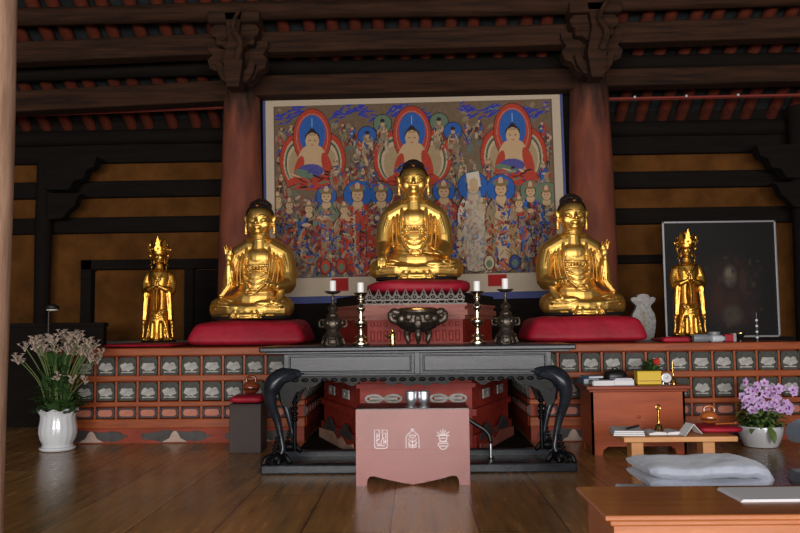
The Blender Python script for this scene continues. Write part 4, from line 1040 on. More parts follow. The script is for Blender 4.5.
# rosy board table in front with white seal characters
bx0, bx1 = at(356, 445, 6.12).x, at(469.5, 445, 6.12).x
BWd = bx1 - bx0; BH = .574; bc = (bx0 + bx1) / 2
rb = thing('sutra_table', 'low rose-red table with three white seal characters on its front', 'table', (bc, 6.12, 0))
o = [(-BWd / 2, 0), (-BWd / 2, BH - .012), (BWd / 2, BH - .012), (BWd / 2, 0), (BWd / 2 - .08, 0)]
o += [(BWd / 2 - .085, .04), (BWd / 2 - .1, .065), (BWd / 2 - .13, .07), (.2, .045), (.06, .015), (.03, .012), (.0, .0035), (-.03, .012), (-.06, .015), (-.2, .045), (-BWd / 2 + .13, .07), (-BWd / 2 + .1, .065), (-BWd / 2 + .085, .04), (-BWd / 2 + .08, 0)]
MB().prism(o[::-1], -.012, .012).build('front_board', M['box_red'], rb)
MB().box((0, -.0115, .265), (BWd, .003, .003)).build('board_joint', M['desk_edge'], rb)
for s in (-1, 1): MB().box((s * (BWd / 2 - .012), .2, BH / 2 - .006), (.024, .37, BH - .014)).build('side_board', M['box_red'], rb)
MB().box((0, .20, BH - .008), (BWd, .42, .016), .004).build('table_top', M['box_top'], rb)
def seal(cx, parts, m=M['white_paint']):
    mb = MB()
    for p in parts: mb.tube([(x, 0, z) for x, z in p], .0068, 6, flat=.5, caps=True)
    for v in mb.bm.verts: v.co.y *= .5; v.co.x += cx; v.co.y -= .0125
    return mb
PXM = 6.12 / F
def glyph(px, py, parts, name):
    c = at(px, py, 6.12); mb = seal(c.x - bc, [[(x, z + c.z) for x, z in p] for p in parts]); mb.build(name, M['white_paint'], rb)
arc = lambda cx, cz, r, a0, a1, n=10, sx=1: [(cx + sx * r * math.cos(math.radians(a0 + (a1 - a0) * k / n)), cz + r * math.sin(math.radians(a0 + (a1 - a0) * k / n))) for k in range(n + 1)]
w, h = .048, .068
glyph(381, 439, [[(-w * .2, h), (-w, h), (-w, -h + .02)] + arc(-w + .02, -h + .02, .02, 180, 270, 4) + arc(w - .02, -h + .02, .02, 270, 360, 4) + [(w, h), (w * .2, h)],
    [(-.012, h), (-.012, .0), (-.03, -.01)], [(.012, h), (.014, .01), (0, -.02), (.004, -.04)], [(-.03, h - .022), (-.03, -.035)], [(-.034, .02), (-.014, .03)], [(-.034, -.01), (-.016, .0)],
    [(.022, .045), (.036, .045), (.036, .01), (.022, .01), (.022, -.035)], [(.036, -.002), (.036, -.035)], [(.022, -.018), (.036, -.018)], [(-.03, -.048), (.03, -.048)], [(-.028, -.036), (-.004, -.036)]], 'seal_character')
glyph(412.5, 439, [[(-w, -h), (-w, .005)] + arc(0, .005, w, 180, 110, 6) + [(-.016, h - .008), (.016, h - .008)] + arc(0, .005, w, 70, 0, 6) + [(w, -h)],
    [(-.014, h + .006), (.014, h + .006)], [(0, h + .012), (0, h - .01)], arc(0, .03, .02, 180, 360, 8, 1.2), [(-.024, .03), (.024, .03)],
    arc(0, .006, .024, 180, 360, 8, 1.2), arc(0, -.02, .026, 180, 360, 8, 1.15), [(0, .0), (0, -h)], [(-.026, -.02), (-.026, -.06)], [(.026, -.02), (.026, -.06)], [(-.026, -.058), (.026, -.058)]], 'seal_character')
glyph(443, 439, [[(0, h + .008), (0, .03)], [(-.045, h - .012), (-.028, .04), (0, .032), (.028, .04), (.045, h - .012)], [(-.02, h - .002), (-.01, .045)], [(.02, h - .002), (.01, .045)], [(-.05, .028), (.05, .028)],
    arc(0, .012, .03, 150, 390, 14), [(-.02, .008), (.02, .008)], [(-.03, -.016), (.03, -.016)], [(-.036, -.03), (.036, -.03), (.036, -.05)] + arc(0, -.045, .03, 350, 190, 8) + [(-.036, -.05), (-.036, -.03)], [(-.026, -.05), (.026, -.05)]], 'seal_character')
for px, lab in ((411, 'left'), (424, 'right')):
    x = at(px, 396, 6.4).x
    t = thing('offering_bowl', f'small shiny metal bowl on the rose-red table, {lab} of the pair', 'bowl', (x, 6.41, BH), 0, 'metal bowls on the rose-red table')
    MB().lathe([(.028, 0), (.03, .006), (.042, .02), (.046, .045), (.046, .085), (.044, .09), (.042, .085), (.04, .03), (0, .02)], n=28).build('bowl', M['steel'], t, True)
    MB().lathe([(.044, .088), (.049, .09), (.049, .096), (.03, .103), (0, .106)], n=28).build('lid', M['steel'], t, True)
    t.scale = (1.03,) * 3
# curved black stand with a bright rod inside the table base
st = thing('curved_stand', 'thin black curved stand with a bright metal rod under the black table', 'stand', (at(491, 447, 7.05).x, 7.08, .037))
MB().tube(bez([(-.22, .0, .36), (-.14, 0, .3), (-.06, 0, .25), (-.015, 0, .2), (0, 0, .14)], 6), [.02] * 25, 10, round_ends=True).build('curved_arm', M['black'], st, True)
MB().tube([(0, 0, .15), (0, 0, .0)], .011, 10).build('rod', M['steel'], st, True)
MB().lathe([(.03, 0), (.03, .006), (.0, .008)], n=16).build('foot', M['black'], st, True)
MB().tube([(-.22, 0, .36), (-.3, .0, .36), (-.3, 0, .0)], .014, 8).build('rear_post', M['black'], st, True)
# ================================================================ left: vase of flowers, black stand, lamp
def leaf_blade(mb, p, d, up, L, w, droop=.3, n=5):
    p = Vector(p); d = Vector(d).normalized(); up = Vector(up).normalized(); s = d.cross(up).normalized(); rows = []
    for k in range(n + 1):
        t = k / n; c = p + d * L * t + up * (L * .25 * math.sin(t * PI * .6) - droop * L * t * t); ww = w * math.sin(PI * min(.97, .08 + t * .92)) ** .8
        rows.append((mb.bm.verts.new(c - s * ww), mb.bm.verts.new(c - up * ww * .25), mb.bm.verts.new(c + s * ww)))
    for a, b in zip(rows, rows[1:]):
        for i in range(2): mb.bm.faces.new((a[i], a[i + 1], b[i + 1], b[i]))
vx = at(57.5, 448, 8.0)
vs = thing('flower_vase', 'tall white fluted vase of small pale flowers on the floor at the left', 'vase', (vx.x, 8.0, 0))
prof = [(.12, .0), (.16, .005), (.172, .02), (.168, .035), (.15, .04), (.14, .06), (.165, .11), (.18, .17), (.18, .23), (.168, .29), (.165, .34), (.178, .38), (.195, .40), (.19, .405), (.165, .38), (.15, .34), (.0, .33)]
b = MB().lathe(prof, n=72)
for v in b.bm.verts:
    a = math.atan2(v.co.y, v.co.x); r = math.hypot(v.co.x, v.co.y)
    if .045 < v.co.z and r > .1: k = 1 + .012 * math.cos(18 * a); v.co.x *= k; v.co.y *= k
    if v.co.z > .37 and r > .15: v.co.z += .012 * math.cos(9 * a)
b.build('vase', M['porcelain'], vs, True)
R = random.Random(3)
fl = MB()
for k in range(330):
    a = R.uniform(0, 2 * PI); r = R.uniform(.0, .17); z = .36 + .5 * R.random() ** 1.6; el = R.uniform(.1, 1.2)
    d = (math.cos(a) * math.cos(el), math.sin(a) * math.cos(el), math.sin(el)); leaf_blade(fl, (r * math.cos(a), r * math.sin(a), z), d, (0, 0, 1), R.uniform(.09, .17), R.uniform(.02, .04), R.uniform(.2, .6))
fl.build('foliage', M['leaf'], vs)
stb = MB(); heads = []
for k in range(46):
    tx = R.uniform(-.38, .42); tz = .92 + .17 * math.cos(tx * 3.6 - .15) + R.uniform(-.12, .09); ty = R.uniform(-.22, .16)
    if k > 42: tx = R.uniform(-.1, .35); tz = R.uniform(.58, .75); ty = -.2
    x0 = tx * .25; heads.append(Vector((tx, ty, tz)))
    stb.tube(bez([(x0, ty * .3, .36), (x0 + (tx - x0) * .3, ty * .5, .36 + (tz - .36) * .55), (tx, ty, tz)], 5), .0045, 5)
stb.build('stems', M['stem'], vs, True)
def floret(n, r, R):
    mb = MB()
    for j in range(n):
        c = Vector((R.uniform(-1, 1), R.uniform(-1, 1), R.uniform(-.6, .8))) * r
        for q in range(5):
            a = 2 * PI * q / 5 + j; leaf_blade(mb, c, (math.cos(a), math.sin(a) - .3, .35), (0, -.4, 1), .026, .011, .1, 3)
        mb.ell(c, (.007, .007, .007), u=8, v=6); mb.tube([(0, 0, -.05), c * .5 + Vector((0, 0, -.015)), c], .0022, 5)
    me = mb.mesh('flower_head'); me.materials.append(M['petal_pale']); return me
fls = [floret(8, .048, R) for _ in range(4)]
for k, p in enumerate(heads):
    o = link('flower_head', fls[k % 4], None, vs); o.location = p; o.rotation_euler = (0, 0, R.uniform(0, 6))

bs_ = thing('gong_stand', 'grey-brown box stand left of the black table holding a red cushion', 'stand', (at(246, 450, 7.75).x, 7.7, 0))
bw = 31.5 / F * 7.7
mb = MB(); mb.box((0, .16, .225), (bw, .32, .45), .006); mb.build('body', M['grey_stand'], bs_)
MB().box((0, .16, .455), (bw + .012, .335, .015), .004).build('top_board', M['grey_stand'], bs_)
t = thing('cushion', 'small red cushion on the grey-brown box stand', 'cushion', (bs_.location.x, 7.85, .4625))
mb = MB().pillow((0, 0, .042), (bw / 2 + .005, .16, .042), .3, .7, .008, 8, 2, 40, 16); mb.build('cover', M['red_cloth'], t, True)
def wooden_gong(label, loc, s, m, rz=0):
    t = thing('wooden_gong', label, 'wooden gong', loc, rz)
    b = MB().ell((0, 0, .062), (.085, .075, .062), u=32, v=20)
    for v in b.bm.verts:
        if v.co.y < -.02 and abs(v.co.z - .045) < .012: v.co.y += .02
    b.build('body', M[m], t, True)
    h = MB().tube(bez([(-.045, .03, .105), (-.04, .035, .15), (0, .04, .165), (.04, .035, .15), (.045, .03, .105)], 5), .014, 10, round_ends=True); h.build('handle', M[m], t, True)
    MB().tube([(-.07, -.05, .045), (0, -.077, .045), (.07, -.05, .045)], .006, 6).build('mouth_slit', M['dark_base'], t)
    t.scale = (s,) * 3; return t
wooden_gong('brown wooden fish-shaped gong on the small red cushion by the black table', (bs_.location.x + .03, 7.85, .549), 1.0, 'fish_wood', .3)

lp = at(52, 311, 9.6)
la = thing('floor_lamp', 'dark lamp with a small white head standing in the shadows at the far left', 'lamp', (lp.x - .02, 9.6, 0))
MB().lathe([(.13, 0), (.13, .015), (.03, .03), (.015, .05)], n=24).build('base', M['lamp_black'], la, True)
MB().tube([(-.02, 0, .04), (-.02, 0, lp.z - .02), (.02, 0, lp.z + .05)], .012, 8).build('pole', M['lamp_black'], la, True)
MB().lathe([(.07, .02), (.085, .03), (.08, .06), (.04, .08), (0, .085)], n=24).build('shade', M['lamp_black'], la, True, loc=(.02, 0, lp.z))
MB().ell((.02, 0, lp.z + .015), (.07, .05, .016)).build('white_head', M['lamp_glow'], la, True)

# ================================================================ right: altar-top things
zt = SHELF
p = at(643.5, 333, 9.78)
sv = thing('stone_tablet', 'white vase-shaped tablet with ochre writing next to the right seated statue', 'tablet', (p.x, 9.78, zt + .006))
half = [(.06, 0), (.1, .0), (.115, .03), (.135, .12), (.145, .2), (.13, .28), (.09, .34), (.085, .37), (.14, .42), (.15, .45), (.12, .465), (.08, .46), (.06, .49), (.0, .5)]
MB().prism(half + [(-x, z) for x, z in half[::-1]], -.04, .04).build('tablet', M['stone'], sv)
sv.scale = (1, 1, 1.1)
ins = MB()
for k in range(5): ins.box((0, -.042, .10 + k * .045), (.02, .006, .03), .002); ins.box((.004, -.043, .115 + k * .045), (.034, .006, .006))
ins.build('inscription', M['stone_mark'], sv)
MB().box((0, 0, -.0), (.2, .1, .012)).build('foot', M['stone'], sv)
def lying_tin(label, px0, px1, D, r, m, cap, rz=0):
    a, b = at(px0, 338, D), at(px1, 338, D)
    t = thing('bottle', label, 'bottle', ((a.x + b.x) / 2, D, zt + r), rz); L = b.x - a.x
    mb = MB().lathe([(0, -L / 2), (r * .92, -L / 2), (r, -L / 2 + .01), (r, L * .25), (r * .7, L * .36), (r * .7, L * .38)], n=20); mb.bm.transform(Matrix.Rotation(PI / 2, 4, 'Y')); mb.build('bottle', M[m], t, True)
    mb = MB().lathe([(r * .72, L * .38), (r * .72, L / 2), (0, L / 2)], n=20); mb.bm.transform(Matrix.Rotation(PI / 2, 4, 'Y')); mb.build('cap', M[cap], t, True)
lying_tin('grey bottle lying on the altar edge right of the red cloth', 693, 712, 8.35, .042, 'grey_plastic', 'white_plastic')
lying_tin('white bottle lying on the altar edge beside the red and white tin', 711, 725, 8.32, .036, 'white_plastic', 'grey_plastic', .1)
t = thing('tin', 'upright grey tin just behind the bottles lying on the right altar', 'tin', (at(714, 333, 8.6).x, 8.6, zt))
MB().lathe([(.06, 0), (.062, .006), (.062, .1), (.055, .105), (0, .106)], n=24).build('body', M['grey_plastic'], t, True)
t = thing('tin', 'small tin with a red label and pale lid on the right altar', 'tin', (at(728, 333, 8.4).x, 8.4, zt))
mb = MB().box((0, 0, .04), (.1, .09, .08), .012); mb.build('body', M['red_cloth'], t)
MB().box((.052, 0, .045), (.035, .1, .09), .01).build('end_cap', M['stone'], t)
t = thing('cloth_bundle', 'long folded bright red cloth along the right altar edge', 'cloth', (at(676, 338, 8.3).x, 8.3, zt))
MB().pillow((0, 0, .03), (.15, .06, .032), .4, .7, .012, 14, 4, 40, 14).build('cloth', M['red_cloth'], t, True)
t = thing('offering_cup', 'small black cup with a gilt rim on the right altar', 'cup', (at(740, 333, 8.5).x, 8.5, zt))
MB().lathe([(.03, 0), (.03, .01), (.015, .02), (.02, .03), (.045, .06), (.05, .085), (.044, .082), (.0, .04)], n=24).build('cup', M['black'], t, True)
MB().lathe([(.048, .083), (.052, .084), (.052, .09), (.046, .09)], n=24).build('rim', M['brass'], t, True)
t = thing('striped_pole', 'thin black and white banded rod standing at the right altar end', 'rod', (at(757, 333, 8.5).x, 8.5, zt))
MB().tube([(0, 0, 0), (0, 0, .3)], .012, 10).build('rod', M['black'], t, True)
for k in range(4): MB().tube([(0, 0, .03 + k * .06), (0, 0, .05 + k * .06)], .0135, 10).build('white_band', M['paper'], t, True)
MB().lathe([(.03, 0), (.03, .012), (.012, .016)], n=16).build('foot', M['black'], t, True)

# ================================================================ tall reddish desk
D0 = 7.42
d0, d1 = at(592.5, 445, D0).x, at(686.5, 445, D0).x
dx = (d0 + d1) / 2; DW = d1 - d0; DH = .625; DD = .46
dk = thing('wooden_desk', 'reddish-brown panelled wooden desk with arched base before the right altar', 'desk', (dx, D0, 0))
def arch_board(W, H, foot=.09, rise=.075):
    o = [(-W / 2, 0), (-W / 2, H), (W / 2, H), (W / 2, 0), (W / 2 - foot, 0), (W / 2 - foot - .01, rise * .6), (W / 2 - foot - .05, rise)]
    return o + [(-x, z) for x, z in o[:3:-1]]
MB().prism(arch_board(DW, DH - .03), -.0, .02).build('front_panel', M['desk'], dk)
MB().box((0, -.001, .30), (DW, .003, .004)).build('panel_joint', M['desk_edge'], dk)
MB().ell((.0, -.001, .34), (.02, .004, .015)).build('knot', M['desk_edge'], dk, True)
for s in (-1, 1): MB().prism([(-DD / 2, 0), (-DD / 2, DH - .03), (DD / 2, DH - .03), (DD / 2, 0), (DD / 2 - .07, 0), (DD / 2 - .1, .06), (-DD / 2 + .1, .06), (-DD / 2 + .07, 0)], -.01, .01, Matrix.Translation((s * (DW / 2 - .01), DD / 2, 0)) @ Matrix.Rotation(PI / 2, 4, 'Z')).build('side_panel', M['desk'], dk)
mb = MB(); mb.box((0, DD / 2, DH - .017), (DW + .1, DD + .1, .034), .008); mb.box((0, DD / 2, DH - .045), (DW + .05, DD + .05, .025), .008); mb.build('desk_top', M['desk_edge'], dk)
def book(label, x, y, z, w, d, h, m, rz=0, name='book'):
    t = thing(name, label, 'book', (x, y, z), rz)
    mb = MB(); mb.box((0, 0, h * .06), (w, d, h * .12)); mb.box((0, 0, h * .94), (w, d, h * .12)); mb.box((-w / 2 + h * .06, 0, h / 2), (h * .12, d, h)); mb.build('cover', M[m], t)
    MB().box((.004, 0, h / 2), (w - .012, d - .012, h * .78)).build('pages', M['paper'], t)
    return t
X = lambda px, D: at(px, 380, D).x
book('blue covered book at the left end of the reddish desk', X(588, 7.75), 7.75, DH, .15, .2, .05, 'paper_blue', .1)
book('thin blue book lying on top of the blue covered book', X(592, 7.78), 7.78, DH + .05, .16, .16, .02, 'paper_blue', .3)
book('thick white book in front of the blue books on the reddish desk', X(602, 7.5), 7.52, DH, .2, .15, .045, 'paper', .0)
book('lilac-white book between the white book and the yellow box', X(623, 7.5), 7.54, DH, .19, .17, .05, 'paper_lilac', -.05)
book('flat lilac booklet resting on the lilac-white book', X(621, 7.56), 7.55, DH + .05, .17, .14, .012, 'paper_lilac', .08)
t = thing('yellow_box', 'bright yellow box on the reddish desk beside the clock', 'box', (X(648, 7.55), 7.56, DH))
MB().box((0, 0, .06), (.22, .12, .115), .004).build('body', M['yellow'], t); MB().box((0, 0, .118), (.224, .124, .012), .003).build('lid', M['yellow'], t); MB().box((0, -.062, .035), (.2, .003, .006)).build('band', M['desk_edge'], t)
t = thing('desk_clock', 'small round white desk clock at the right end of the reddish desk', 'clock', (X(666.5, 7.52), 7.53, DH))
mb = MB().lathe([(.0, -.015), (.048, -.015), (.05, 0), (.048, .02), (.04, .025), (0, .025)], n=28); mb.bm.transform(Matrix.Translation((0, 0, .06)) @ Matrix.Rotation(PI / 2, 4, 'X')); mb.build('case', M['steel'], t, True)
mb = MB().lathe([(0, 0), (.04, 0), (.04, .003), (0, .003)], n=28); mb.bm.transform(Matrix.Translation((0, -.0252, .06)) @ Matrix.Rotation(PI / 2, 4, 'X')); mb.build('face', M['paper'], t)
MB().box((.006, -.029, .066), (.004, .002, .026), rot=(0, .5, 0)).build('hand', M['black'], t); MB().box((-.008, -.029, .058), (.004, .002, .018), rot=(0, 1.9, 0)).build('hand', M['black'], t)
for s in (-1, 1): MB().tube([(s * .02, 0, .03), (s * .03, 0, 0)], .007, 8).build('foot', M['steel'], t)
t = thing('bell', 'tiny pale bell right of the desk clock', 'bell', (X(674, 7.52), 7.53, DH))
MB().lathe([(.028, 0), (.028, .006), (.022, .02), (.018, .05), (.01, .06), (.006, .07), (0, .072)], n=20).build('bell', M['brass'], t, True); MB().tube([(0, 0, .07), (0, 0, .1)], .005, 8, round_ends=True).build('handle', M['brass'], t, True)
t = thing('incense_stick_holder', 'thin upright stick standing behind the clock on the reddish desk', 'stick', (X(673, 7.7), 7.7, DH))
MB().tube([(0, 0, 0), (0, 0, .2)], .005, 8).build('stick', M['brass'], t, True); MB().lathe([(.02, 0), (.02, .015), (.0, .018)], n=16).build('foot', M['bronze'], t, True)
t = thing('black_pouch', 'rounded black pouch behind the books on the reddish desk', 'pouch', (X(617, 7.75), 7.82, DH))
MB().pillow((0, 0, .065), (.11, .09, .065), .7, .8, .01, 9, 1, 32, 18).build('pouch', M['black'], t, True); MB().tube([(-.04, 0, .12), (0, 0, .15), (.04, 0, .12)], .008, 8).build('strap', M['black'], t, True)
t = thing('potted_flower', 'dark leafy pot with one red flower behind the yellow box', 'plant', (X(652, 7.85), 7.85, DH))
MB().lathe([(.05, 0), (.065, .08), (.07, .085), (.06, .085), (.05, .07), (0, .07)], n=20).build('pot', M['bronze'], t, True)
mb = MB()
for k in range(60):
    a = R.uniform(0, 2 * PI); el = R.uniform(-.2, 1.2); leaf_blade(mb, (R.uniform(-.04, .04), R.uniform(-.04, .04), R.uniform(.08, .15)), (math.cos(a) * math.cos(el), math.sin(a) * math.cos(el), math.sin(el)), (0, 0, 1), R.uniform(.07, .14), .022)
mb.build('foliage', M['leaf'], t)
mb = MB()
for q in range(9): a = 2 * PI * q / 9; leaf_blade(mb, (.02, -.09, .2), (math.cos(a), -.5, math.sin(a)), (0, -1, .1), .04, .016, .1)
mb.ell((.02, -.095, .2), (.014, .014, .014)); mb.build('blossom', M['red_flower'], t)
MB().tube([(0, 0, .08), (.01, -.05, .15), (.02, -.088, .198)], .004, 6).build('stem', M['stem'], t)

# ================================================================ small pale table
TY0, TY1 = 6.3, 6.78; tz = .315
x0, x1 = at(624, 437, TY0).x, at(738, 436, TY0).x
sx = (x0 + x1) / 2; SW = x1 - x0
sm = thing('low_table', 'low pale pine table on two plank legs holding books and a red cushion', 'table', (sx, TY0, 0))
MB().box((0, .24, tz - .02), (SW, .48, .04), .005).build('table_top', M['pale_wood'], sm)
for px in (637.5, 709): MB().box((at(px, 445, 6.47).x - sx, .24, (tz - .04) / 2), (.095, .14, tz - .04), .004).build('leg', M['pale_wood'], sm)
Xs = lambda px, D: at(px, 430, D).x
t = thing('book', 'white sutra book with a black pen at the left of the low pine table', 'book', (Xs(626.5, 6.5), 6.5, tz), -.12)
for k in range(3): MB().box((0, .0, .008 + k * .014), (.24 - k * .008, .3, .012), .003).build('leaf_block', M['paper'], t)
t = thing('pen', 'black pen lying across the white book on the low pine table', 'pen', (Xs(633, 6.47), 6.47, tz + .05), .9)
MB().tube([(-.11, 0, .006), (.1, 0, .006), (.12, 0, .006)], [.01, .01, .002], 8).build('barrel', M['black'], t, True); MB().tube([(-.1, 0, .018), (-.04, 0, .018)], .003, 6).build('clip', M['steel'], t)
t = thing('open_booklet', 'open cream booklet lying under the brass hand bell', 'booklet', (Xs(663.5, 6.5), 6.52, tz), .05)
for s in (-1, 1): MB().prism([(0, 0), (s * .14, .0), (s * .145, .012), (s * .08, .024), (s * .01, .018), (0, .006)], -.1, .1).build('page_block', M['cream_board' if 0 else 'paper'], t)
t = thing('hand_bell', 'brass hand bell with a looped handle on the open booklet', 'bell', (Xs(659, 6.5), 6.5, tz + .02))
MB().lathe([(.036, 0), (.038, .006), (.03, .02), (.026, .045), (.014, .058), (0, .06)], n=26).build('bell', M['brass'], t, True)
MB().tube([(0, 0, .058), (0, 0, .075), (0, 0, .09), (0, 0, .165)], [.012, .008, .01, .007], 10).build('handle', M['brass'], t, True)
MB().tube([(.018 * math.cos(a), 0, .185 + .022 * math.sin(a)) for a in [2 * PI * k / 20 for k in range(21)]], .0055, 8).build('loop', M['brass'], t, True)
t = thing('folded_paper', 'white folded sheet of paper standing like a tent on the low table', 'paper', (Xs(690, 6.4), 6.4, tz), .2)
MB().prism([(-.075, 0), (-.0, .085), (.07, .012), (.072, .016), (.0, .092), (-.078, .002)], -.06, .06).build('sheet', M['paper'], t)
t = thing('cushion', 'flat bright red cushion on the right end of the low pine table', 'cushion', (Xs(719, 6.52), 6.58, tz))
MB().pillow((0, 0, .03), (.17, .15, .03), .35, .7, .006, 8, 7, 40, 14).build('cover', M['red_cloth'], t, True)
wooden_gong('amber wooden fish-shaped gong on the flat red cushion of the low table', (Xs(711, 6.55), 6.58, tz + .062), .85, 'fish_light', -.4)
t = thing('mallet', 'slim wooden mallet lying beside the amber wooden gong', 'mallet', (Xs(724, 6.52), 6.48, tz + .064), .2)
MB().tube([(-.09, 0, .012), (.08, 0, .012)], [.006, .007], 8).build('handle', M['fish_light'], t, True); MB().ell((.09, 0, .014), (.022, .014, .014)).build('head', M['fish_wood'], t, True)

# ================================================================ orchid
ox = at(761, 444, 7.86)
oc = thing('potted_orchid', 'lilac orchids in a round white bowl on the floor at the right', 'orchid', (ox.x, 7.86, 0))
MB().lathe([(.13, 0), (.15, .006), (.175, .06), (.195, .12), (.205, .18), (.2, .2), (.192, .2), (.185, .17), (0, .16)], n=40, sq=(1.02, 1)).build('bowl', M['porcelain'], oc, True)
mb = MB(); mb2 = MB()
for k in range(60):
    a = R.uniform(0, 2 * PI); el = R.uniform(.0, 1.0); leaf_blade(mb, (R.uniform(-.12, .12), R.uniform(-.12, .12), R.uniform(.17, .24)), (math.cos(a) * math.cos(el), math.sin(a) * math.cos(el), math.sin(el)), (0, 0, 1), R.uniform(.12, .24), R.uniform(.022, .04), R.uniform(.2, .6))
for k in range(130):
    a = R.uniform(0, 2 * PI); el = R.uniform(-.5, .9); r = R.uniform(.05, .19); leaf_blade(mb2, (r * math.cos(a), r * math.sin(a), R.uniform(.18, .36)), (math.cos(a) * math.cos(el), math.sin(a) * math.cos(el), math.sin(el)), (0, 0, 1), R.uniform(.05, .1), R.uniform(.015, .025), R.uniform(.2, .7))
leaf_blade(mb2, (.0, -.2, .21), (.1, -.4, -1), (0, -1, .2), .16, .035, .2)
mb.build('leaves', M['leaf'], oc); mb2.build('ivy_leaves', M['leaf_light'], oc)
def bloom(seed):
    mb = MB()
    for q in range(5):
        a = 2 * PI * q / 5 + PI / 2; leaf_blade(mb, (0, 0, 0), (math.cos(a), -.25, math.sin(a)), (0, -1, 0), .047, .019 if q in (0, 2, 3) else .024, .15, 4)
    me = mb.mesh('blossom'); me.materials.append(M['petal_violet']); return me
bl = bloom(0); eye = MB().ell((0, -.012, -.004), (.009, .01, .012), u=10, v=8).mesh('lip'); eye.materials.append(M['petal_eye'])
pos = []
for cx, cz, n, w, hh in ((-.10, .51, 18, .1, .12), (.15, .45, 26, .15, .13), (.02, .62, 1, .01, .01), (.235, .36, 2, .03, .03), (-.105, .37, 2, .03, .02)):
    for _ in range(n): pos.append((cx + R.uniform(-w, w) * .8, -.08 + R.uniform(-.08, .05), cz + R.uniform(-hh, hh)))
sb = MB()
for k, p in enumerate(pos):
    o = link('blossom', bl, None, oc); o.location = p; o.rotation_euler = (R.uniform(-.4, .3), R.uniform(-.5, .5), R.uniform(-.7, .7)); s = R.uniform(.8, 1.05); o.scale = (s,) * 3
    e_ = link('lip', eye, None, o)
for cx, tz2 in ((-.1, .58), (.14, .55), (.02, .63), (.23, .40)): sb.tube(bez([(cx * .3, .0, .17), (cx * .9, -.02, .17 + (tz2 - .17) * .6), (cx, -.06, tz2)], 6), .006, 6)
sb.build('stems', M['stem'], oc, True)

# ================================================================ floor mats, near desk
def folded_mat(label, loc, w, d, th, fold, m, rz=0, seed=0, n=2, group=None):
    "a quilted sitting mat folded over itself: layers joined by rolls at alternate ends"
    t = thing('floor_mat', label, 'floor mat', loc, rz, group)
    cl = []
    zz = th / 2
    for k in range(n):
        xs = np.linspace(-w / 2 + th / 2, w / 2 - th / 2 - fold * (k > 0), 22)
        if k % 2: xs = xs[::-1]
        cl += [(x, zz + .012 * math.sin(x * 5 + seed + k)) for x in xs]
        if k < n - 1:
            xe = cl[-1][0]; sgn = 1 if k % 2 == 0 else -1
            cl += [(xe + sgn * th * .55 * math.sin(a), zz + th / 2 - th / 2 * math.cos(a)) for a in (PI * .25, PI * .5, PI * .75)]
        zz += th
    b = bmesh.new(); secs = []; K = 26
    for j in range(K + 1):
        y = -d / 2 + d * j / K; up = []; dn = []
        edge = (1 - (2 * abs(y) / d) ** 8) ** .5 * .5
        for i, (x, z) in enumerate(cl):
            x2, z2 = cl[min(i + 1, len(cl) - 1)]; x1, z1 = cl[max(i - 1, 0)]
            L = math.hypot(x2 - x1, z2 - z1) or 1; nx, nz = -(z2 - z1) / L, (x2 - x1) / L
            end = min(1, (min(i, len(cl) - 1 - i) + .3) / 3) ** .5
            q = .012 * mnoise.noise(Vector((x * 5 + seed, y * 5, z * 9))) + .006 * mnoise.noise(Vector((x * 16 + seed, y * 12, z * 9)))
            hth = th * .98 * edge * end
            up.append(b.verts.new((x + nx * hth, y, z + nz * hth + q))); dn.append(b.verts.new((x - nx * hth, y, z - nz * hth + q)))
        secs.append(up + dn[::-1])
    for a, c in zip(secs, secs[1:]):
        for i in range(len(a)): b.faces.new((a[i], a[(i + 1) % len(a)], c[(i + 1) % len(a)], c[i]))
    b.faces.new(secs[0][::-1]); b.faces.new(secs[-1]); bmesh.ops.recalc_face_normals(b, faces=b.faces)
    zmin = min(v.co.z for v in b.verts)
    for v in b.verts: v.co.z -= zmin
    mb = MB(); mb.add(b); o = mb.build('quilt', M[m], t, True)
    o.data.polygons.foreach_set('use_smooth', [True] * len(o.data.polygons))
    t['h'] = max(v.co.z for v in o.data.vertices); hh = t['h']; del t['h']
    return hh
FX = lambda px, D: at(px, 470, D).x
hA = folded_mat('grey cotton floor mat folded at the bottom of the grey pile by the near desk', (FX(692, 4.7), 4.72, 0), .74, .6, .055, .02, 'grey_cloth', 0, 1, 2)
hA += folded_mat('grey cotton floor mat folded in the middle of the grey pile by the near desk', (FX(693, 4.7), 4.72, hA - .01), .74, .6, .052, .02, 'grey_cloth', PI, 2, 2) - .01
hB = folded_mat('grey cotton floor mat folded thickly on top of the grey pile by the near desk', (FX(693, 4.7), 4.74, hA - .014), .69, .52, .078, .03, 'grey_cloth', 0, 4, 2)
z = 0
for k, (lab, dx_) in enumerate((('lowest', 0), ('middle', .03), ('topmost', .0))):
    hh = folded_mat(f'{lab} slate-blue floor mat of the pile at the right edge', (FX(843, 5.6) + dx_, 5.6, z), .5, .5, .075, .02, 'blue_cloth', 0 if k % 2 else PI, 10 + k, 2); z += hh - .008

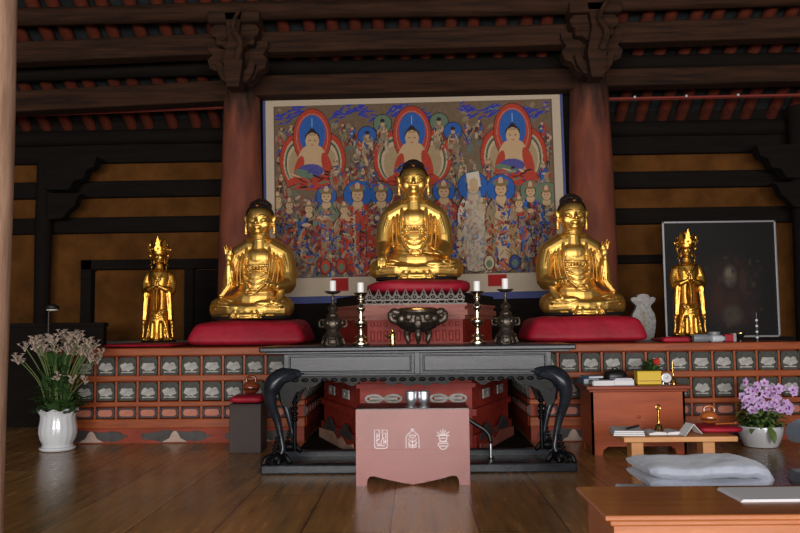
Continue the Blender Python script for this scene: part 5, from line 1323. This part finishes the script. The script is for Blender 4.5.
nz = .43
ND1 = at(577, 487, 3.86); ND0 = at(604, 516, 3.28)
nx0 = (ND1.x + ND0.x) / 2; NW = 1.5
nd = thing('low_wooden_desk', 'honey-coloured low wooden desk in the near right corner', 'desk', (nx0 + NW / 2, 3.28, 0), 0)
MB().box((0, .29, nz - .012), (NW, .58, .024), .007).build('desk_top', M['near_desk'], nd)
MB().box((0, .29, nz - .036), (NW - .05, .54, .026), .008).build('moulding', M['near_desk'], nd)
MB().prism(arch_board(NW - .09, nz - .05, .12, .09), -.0, .022, Matrix.Translation((0, .045, 0))).build('front_panel', M['near_desk'], nd)
MB().prism(arch_board(NW - .09, nz - .05, .12, .09), -.0, .022, Matrix.Translation((0, .515, 0))).build('back_panel', M['near_desk'], nd)
for s in (-1, 1): MB().box((s * (NW / 2 - .056), .29, (nz - .05) / 2), (.022, .45, nz - .05)).build('side_panel', M['near_desk'], nd)
t = thing('paper_sheet', 'white paper sheets lying on the honey-coloured near desk', 'paper', (at(775, 500, 3.65).x, 3.64, nz), .02)
for k in range(3): MB().box((.006 * k, .004 * k, .0015 + k * .003), (.42, .26, .0026)).build('sheet', M['paper'], t)

# ================================================================ light: daylight through the three doorways behind the camera
def area(name, loc, size, power, col, rot):
    l = bpy.data.lights.new(name, 'AREA'); l.shape = 'RECTANGLE'; l.size, l.size_y = size; l.energy = power; l.color = col
    o = bpy.data.objects.new(name, l); COL.objects.link(o); o.location = loc; o.rotation_euler = rot; return o
for x, w in ((-3.95, 3.5), (0, 3.5), (3.95, 3.5)):
    area('doorway_daylight', (x, YF + .03, 1.85), (w, 2.25), 560, (1, .97, .94), (PI / 2, 0, 0))
W = bpy.data.worlds.new('sky'); SC.world = W; W.use_nodes = True
W.node_tree.nodes['Background'].inputs[0].default_value = (.75, .82, .95, 1); W.node_tree.nodes['Background'].inputs[1].default_value = .6
SC.view_settings.view_transform = 'Standard'; SC.view_settings.look = 'None'; SC.view_settings.gamma = 1; SC.view_settings.exposure = 0
SC.cycles.use_denoising = True
SC.cycles.max_bounces = 8
